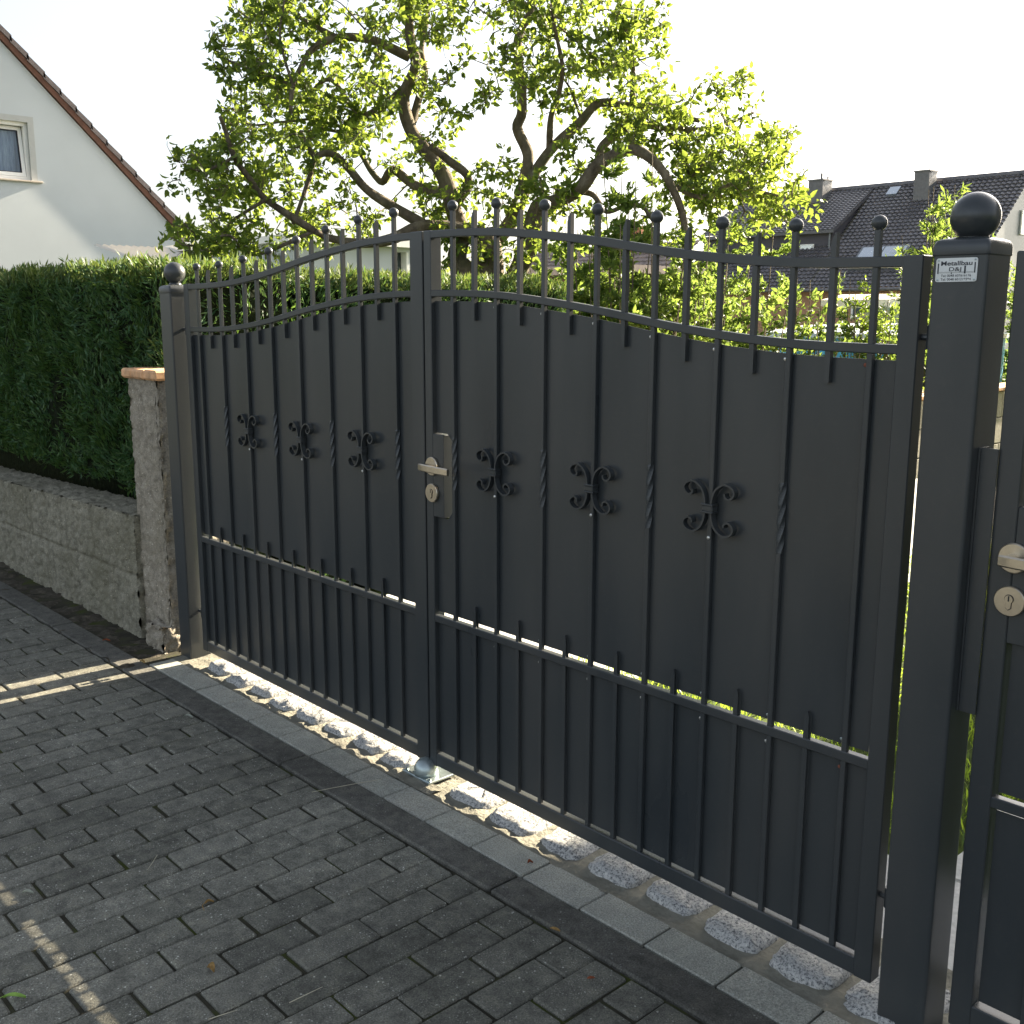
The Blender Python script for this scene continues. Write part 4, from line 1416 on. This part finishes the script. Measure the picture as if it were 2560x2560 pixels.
# wide shed dormer on the left half
dm = MB()
dm.add([(-26.4, 38.0, 4.0), (-19.85, 38.0, 4.0), (-19.85, 38.0, 4.82), (-26.4, 38.0, 4.82), (-19.85, 40.75, 6.45)], [(0, 1, 2, 3), (1, 4, 2)])
dm.add([(-26.4, 38.01, 4.0), (-19.86, 38.01, 4.0), (-19.86, 38.01, 4.8)], [(0, 1, 2)])
dorm = dm.build('dormer', M['grey_render'], rh, recalc=False)
m = MB(); tiled_slope(m, -26.5, -19.7, 37.75, 4.78, 40.85, 6.62, 20, .21, .03, .03)
m.add([(-19.7, 37.75, 4.66), (-19.7, 40.85, 6.50), (-19.7, 40.85, 6.64), (-19.7, 37.75, 4.82)], [(0, 1, 2, 3)])
m.add([(-26.5, 37.75, 4.66), (-19.7, 37.75, 4.66), (-19.7, 37.75, 4.80), (-26.5, 37.75, 4.80)], [(0, 1, 2, 3)])
m.build('dormer_roof', M['tile_dark'], dorm, recalc=False)
w_ = MB().box(-21.35, -20.70, 37.94, 38.0, 3.60, 4.26).build('window', M['white_plastic'], rh)
MB().box(-21.27, -20.78, 37.92, 37.94, 3.60, 4.20).build('pane', M['sky_pane'], w_)
m = MB(); m.tube([(-19.95, 37.9, 4.75), (-19.95, 37.9, 3.9)], .04, 8); m.build('downpipe', M['lead_flash'], rh)
def chimney(x0, x1, y0, y1, z0, z1):
    m = MB().box(x0, x1, y0, y1, z0, z1)
    c = m.build('chimney', M['slate_clad'], rh)
    m = MB()
    k = 11
    for i in range(-k, k):   # diagonal cladding joints on the side towards the sun
        pts = []
        for s in range(2):
            y = y0 + (y1 - y0) * s
            z = z0 + (z1 - z0) * (i / k) + s * (y1 - y0) * -.9 + .9
            pts.append((y, z))
        lo = [(y, max(z0 + .02, min(z1 - .02, z))) for y, z in pts]
        if abs(lo[0][1] - lo[1][1]) > .05:
            m.add([(x1 + .006, lo[0][0], lo[0][1]), (x1 + .006, lo[1][0], lo[1][1]), (x1 + .006, lo[1][0], lo[1][1] + .04), (x1 + .006, lo[0][0], lo[0][1] + .04)], [(0, 1, 2, 3)])
    m.build('cladding', M['lead_flash'], c, recalc=False)
    MB().box(x0 - .03, x1 + .03, y0 - .03, y1 + .03, z1, z1 + .06).build('cap', M['slate_clad'], c)
    return c
c1 = chimney(-22.38, -21.68, 40.0, 40.75, 5.3, 7.08)
m = MB(); m.tube([(-22.0, 40.4, 7.1), (-22.0, 40.4, 7.42)], .05, 8); m.tube([(-21.75, 40.5, 7.1), (-21.75, 40.5, 7.27)], .04, 8); m.build('vent_pipe', M['slate_clad'], c1)
chimney(-17.53, -16.9, 40.0, 40.65, 5.6, 7.02)
s_ = MB()
def on_roof(x0, x1, t0, t1, h, mb):
    f_ = lambda t, hh: (36 + 5 * t - .655 * hh, 2.36 + 4.34 * t + .755 * hh)
    vs = []
    for hh in (.0, h):
        for x, t in ((x0, t0), (x1, t0), (x1, t1), (x0, t1)):
            y, z = f_(t, hh); vs.append((x, y, z))
    mb.add(vs, [(0, 3, 2, 1), (4, 5, 6, 7), (0, 1, 5, 4), (1, 2, 6, 5), (2, 3, 7, 6), (3, 0, 4, 7)])
m = MB(); on_roof(-18.35, -16.3, .16, .36, .14, m); rw = m.build('roof_window', M['lead_flash'], rh)
m = MB(); on_roof(-18.25, -17.35, .175, .35, .155, m); on_roof(-17.3, -16.4, .175, .35, .155, m); m.build('pane', M['sky_pane'], rw)
m = MB(); on_roof(-18.92, -18.45, .885, .96, .12, m); m.build('skylight', M['sky_pane'], rh)
w_ = MB().box(-17.9, -16.6, 36.34, 36.4, 1.2, 1.95).build('window', M['white_plastic'], rh)
MB().box(-17.8, -16.7, 36.32, 36.34, 1.28, 1.87).build('pane', M['dark_pane'], w_)

# unseen house, added to keep the sun off the right gate leaf
oh = thing('unseen_shade_house', 'unseen rendered house with tiled roof, added right of the yard for shade', 'house', (7, 10, 0))
MB().box(2.80, 12, 6.0, 14.5, -.1, 4.6).build('wall', M['cream_render'], oh)
m = MB(); tiled_slope(m, 2.70, 12.3, 5.6, 4.45, 10.25, 8.2, 14, .3)
m.add([(2.70, 10.25, 8.2), (12.3, 10.25, 8.2), (12.3, 14.9, 4.45), (2.70, 14.9, 4.45)], [(0, 1, 2, 3)])
m.add([(2.81, 6.0, 4.55), (2.81, 14.5, 4.55), (2.81, 10.25, 8.0)], [(0, 1, 2)])
m.build('roof', M['tile_brown'], oh, recalc=False)
for x in (4.0, 7.2, 10.0):
    w_ = MB().bbox(x, x + 1.2, 5.93, 6.0, .95, 2.25).build('window', M['white_plastic'], oh)
    MB().box(x + .09, x + 1.11, 5.925, 5.93, 1.04, 2.16).build('pane', M['dark_pane'], w_)

# far house with the brick chimney
fh = thing('far_house', 'distant house with brick chimney glimpsed under the pear limbs', 'house', (-34, 42, 0))
m = MB(); tiled_slope(m, -41, -29.5, 38.5, 2.9, 42, 5.0, 10, .3); fr_ = m.build('roof', M['red_tile'], fh, recalc=False)
MB().box(-40.6, -29.9, 38.9, 44, -.2, 3.05).build('wall', M['cream_render'], fh)
ch = MB().box(-33.85, -32.9, 41.2, 41.9, 4.6, 5.85).build('chimney', M['orange_brick'], fr_)

# brown timber hut with a pale wall
hu = thing('timber_hut', 'dark brown timber hut roof above a pale wall behind the bars', 'hut', (-9.6, 13, 0))
MB().box(-11.2, -8.3, 12.0, 14.5, 2.10, 2.24).build('roof', M['red_tile'], hu)
MB().box(-11.0, -8.5, 12.5, 14.3, -.1, 2.10).build('wall', M['brown_wood'], hu)
m = MB().box(-9.62, -8.6, 11.9, 12.0, -.1, 1.80)
lw = m.build('screen_wall', M['far_concrete'], hu)
m = MB()
for i in range(9):
    m.tube([(-9.6 + i * .125, 11.88, 1.83), (-9.54 + i * .125, 11.88, 1.86), (-9.48 + i * .125, 11.88, 1.83)], .022, 6)
m.build('tile_edge', M['white_plastic'], lw)

# garden swing canopy and pool
sw_ = thing('garden_swing', 'beige canopied garden swing in front of the brown house', 'garden swing', (-4.3, 13.6, 0))
m = MB()
vs, fs, nn = [], [], 40
for i in range(nn + 1):
    x = -5.15 + 2.1 * i / nn
    sc = .035 * abs(math.sin(i * math.pi * 8 / nn))
    vs += [(x, 13.0, 1.54 - sc), (x, 13.0, 1.63), (x, 13.6, 1.72), (x, 14.2, 1.64)]
for i in range(nn):
    for k in range(3):
        a = i * 4 + k
        fs.append((a, a + 4, a + 5, a + 1))
m.add(vs, fs); m.build('canopy', M['canvas'], sw_, recalc=False)
MB().box(-5.0, -3.2, 13.95, 13.99, .4, 1.55).build('back_cloth', M['curtain_cloth'], sw_)
for x in (-5.1, -3.1):
    MB().tube([(x, 13.1, -.05), (x, 13.6, 1.66), (x, 14.1, -.05)], .02, 8).build('leg', M['slate_clad'], sw_)
MB().bbox(-4.95, -3.25, 13.2, 13.8, .38, .48, .03).build('seat', M['canvas'], sw_)
po = thing('garden_pool', 'round above ground pool with pale cover and blue side', 'pool', (-2.9, 10.8, 0))
MB().lathe((-2.9, 10.8, 0), [(1.42, -.05), (1.42, 1.14)], 48).build('side', M['pool_liner'], po, smooth=False)
MB().lathe((-2.9, 10.8, 1.14), [(1.46, 0), (1.46, .05), (1.0, .13), (.3, .16)], 48).build('cover', M['pool_white'], po, smooth=False)


# ------------------------------------------------------------------ fallen leaves on the paving
def fallen(label, x, y, ln, wd, ang, mat, stalk=True, curl=.012):
    L_ = thing('fallen_leaf', label, 'leaf', (x, y, .002))
    vs = []
    for i in range(7):
        t = i / 6
        w_ = wd * math.sin(math.pi * min(1, t * .92 + .04)) ** .7 * .5
        for s in (-1, 0, 1):
            px, py = ln * (t - .5), s * w_
            pz = .004 + curl * (s * s) * .4 + curl * math.sin(t * 4) * .3
            vs.append((x + px * math.cos(ang) - py * math.sin(ang), y + px * math.sin(ang) + py * math.cos(ang), pz))
    fs = []
    for i in range(6):
        for k in (0, 1):
            a = i * 3 + k
            fs.append((a, a + 1, a + 4, a + 3))
    MB().add(vs, fs).build('blade', M[mat], L_, recalc=False)
    if stalk:
        ex, ey = x - ln * .5 * math.cos(ang), y - ln * .5 * math.sin(ang)
        MB().tube([(ex, ey, .008), (ex - .012 * math.cos(ang + .7), ey - .012 * math.sin(ang + .7), .007), (ex - .028 * math.cos(ang + 1.2), ey - .028 * math.sin(ang + 1.2), .004)], .0009, 5).build('stalk', M[mat], L_, recalc=False)


fallen('fresh green leaf with stalk at the lower left', 1.672, -1.318, .046, .013, .9, 'fresh_leaf')
fallen('pale yellow leaf lying on the paving left of the gate', 1.270, -1.158, .026, .012, 1.0, 'pale_leaf', False)
fallen('small orange brown curled leaf on the dark blocks', 1.615, -.845, .022, .009, 1.4, 'dry_leaf')
fallen('crumpled green and brown leaf bud low on the dark paving', 1.864, -.968, .020, .018, .3, 'dry_leaf', False, .02)
fallen('reddish leaf standing in a joint of the pale paving strip', 2.012, -.135, .016, .010, 1.3, 'red_leaf', False, .015)
fallen('dry brown leaf beside the kerb line at the bottom', 2.270, -.302, .026, .012, .4, 'dry_leaf', False, .006)
fallen('grey dried leaf by the kerb below the left gate leaf', .452, -.335, .034, .012, .5, 'pale_leaf', False)
fallen('tiny dark red leaf below the kerb near the bottom', 2.452, -.373, .018, .010, 1.1, 'red_leaf', False, .004)
fallen('orange leaf in the soil at the left post', -.235, -.205, .030, .016, .2, 'dry_leaf', False, .015)
fallen('thin brown leaf in the soil strip below the wall', -.62, -.20, .034, .014, .8, 'red_leaf', False, .012)


def straw(label, x, y, ln, ang):
    pts = [(x + ln * (t - .5) * math.cos(ang) + .004 * math.sin(t * 3), y + ln * (t - .5) * math.sin(ang), .004 + .003 * math.sin(t * 3.1)) for t in (0, .25, .5, .75, 1)]
    s = MB().tube(pts, [.0009, .0010, .0010, .0008, .0005], 5).build('dry_stalk', M['straw'], None, recalc=False)
    tag(s, label, 'stalk')


straw('pale dry grass stalk lying upright across a joint left of the middle', 1.335, -.865, .075, -.75)
straw('long pale straw reaching from the kerb onto the light paving strip', 1.30, -.23, .22, 1.25)
straw('short whitish straw on the dark blocks at the bottom', 2.02, -1.02, .06, 1.35)
straw('thin straw beside the block edge near the bottom middle', 2.08, -.86, .08, 1.55)
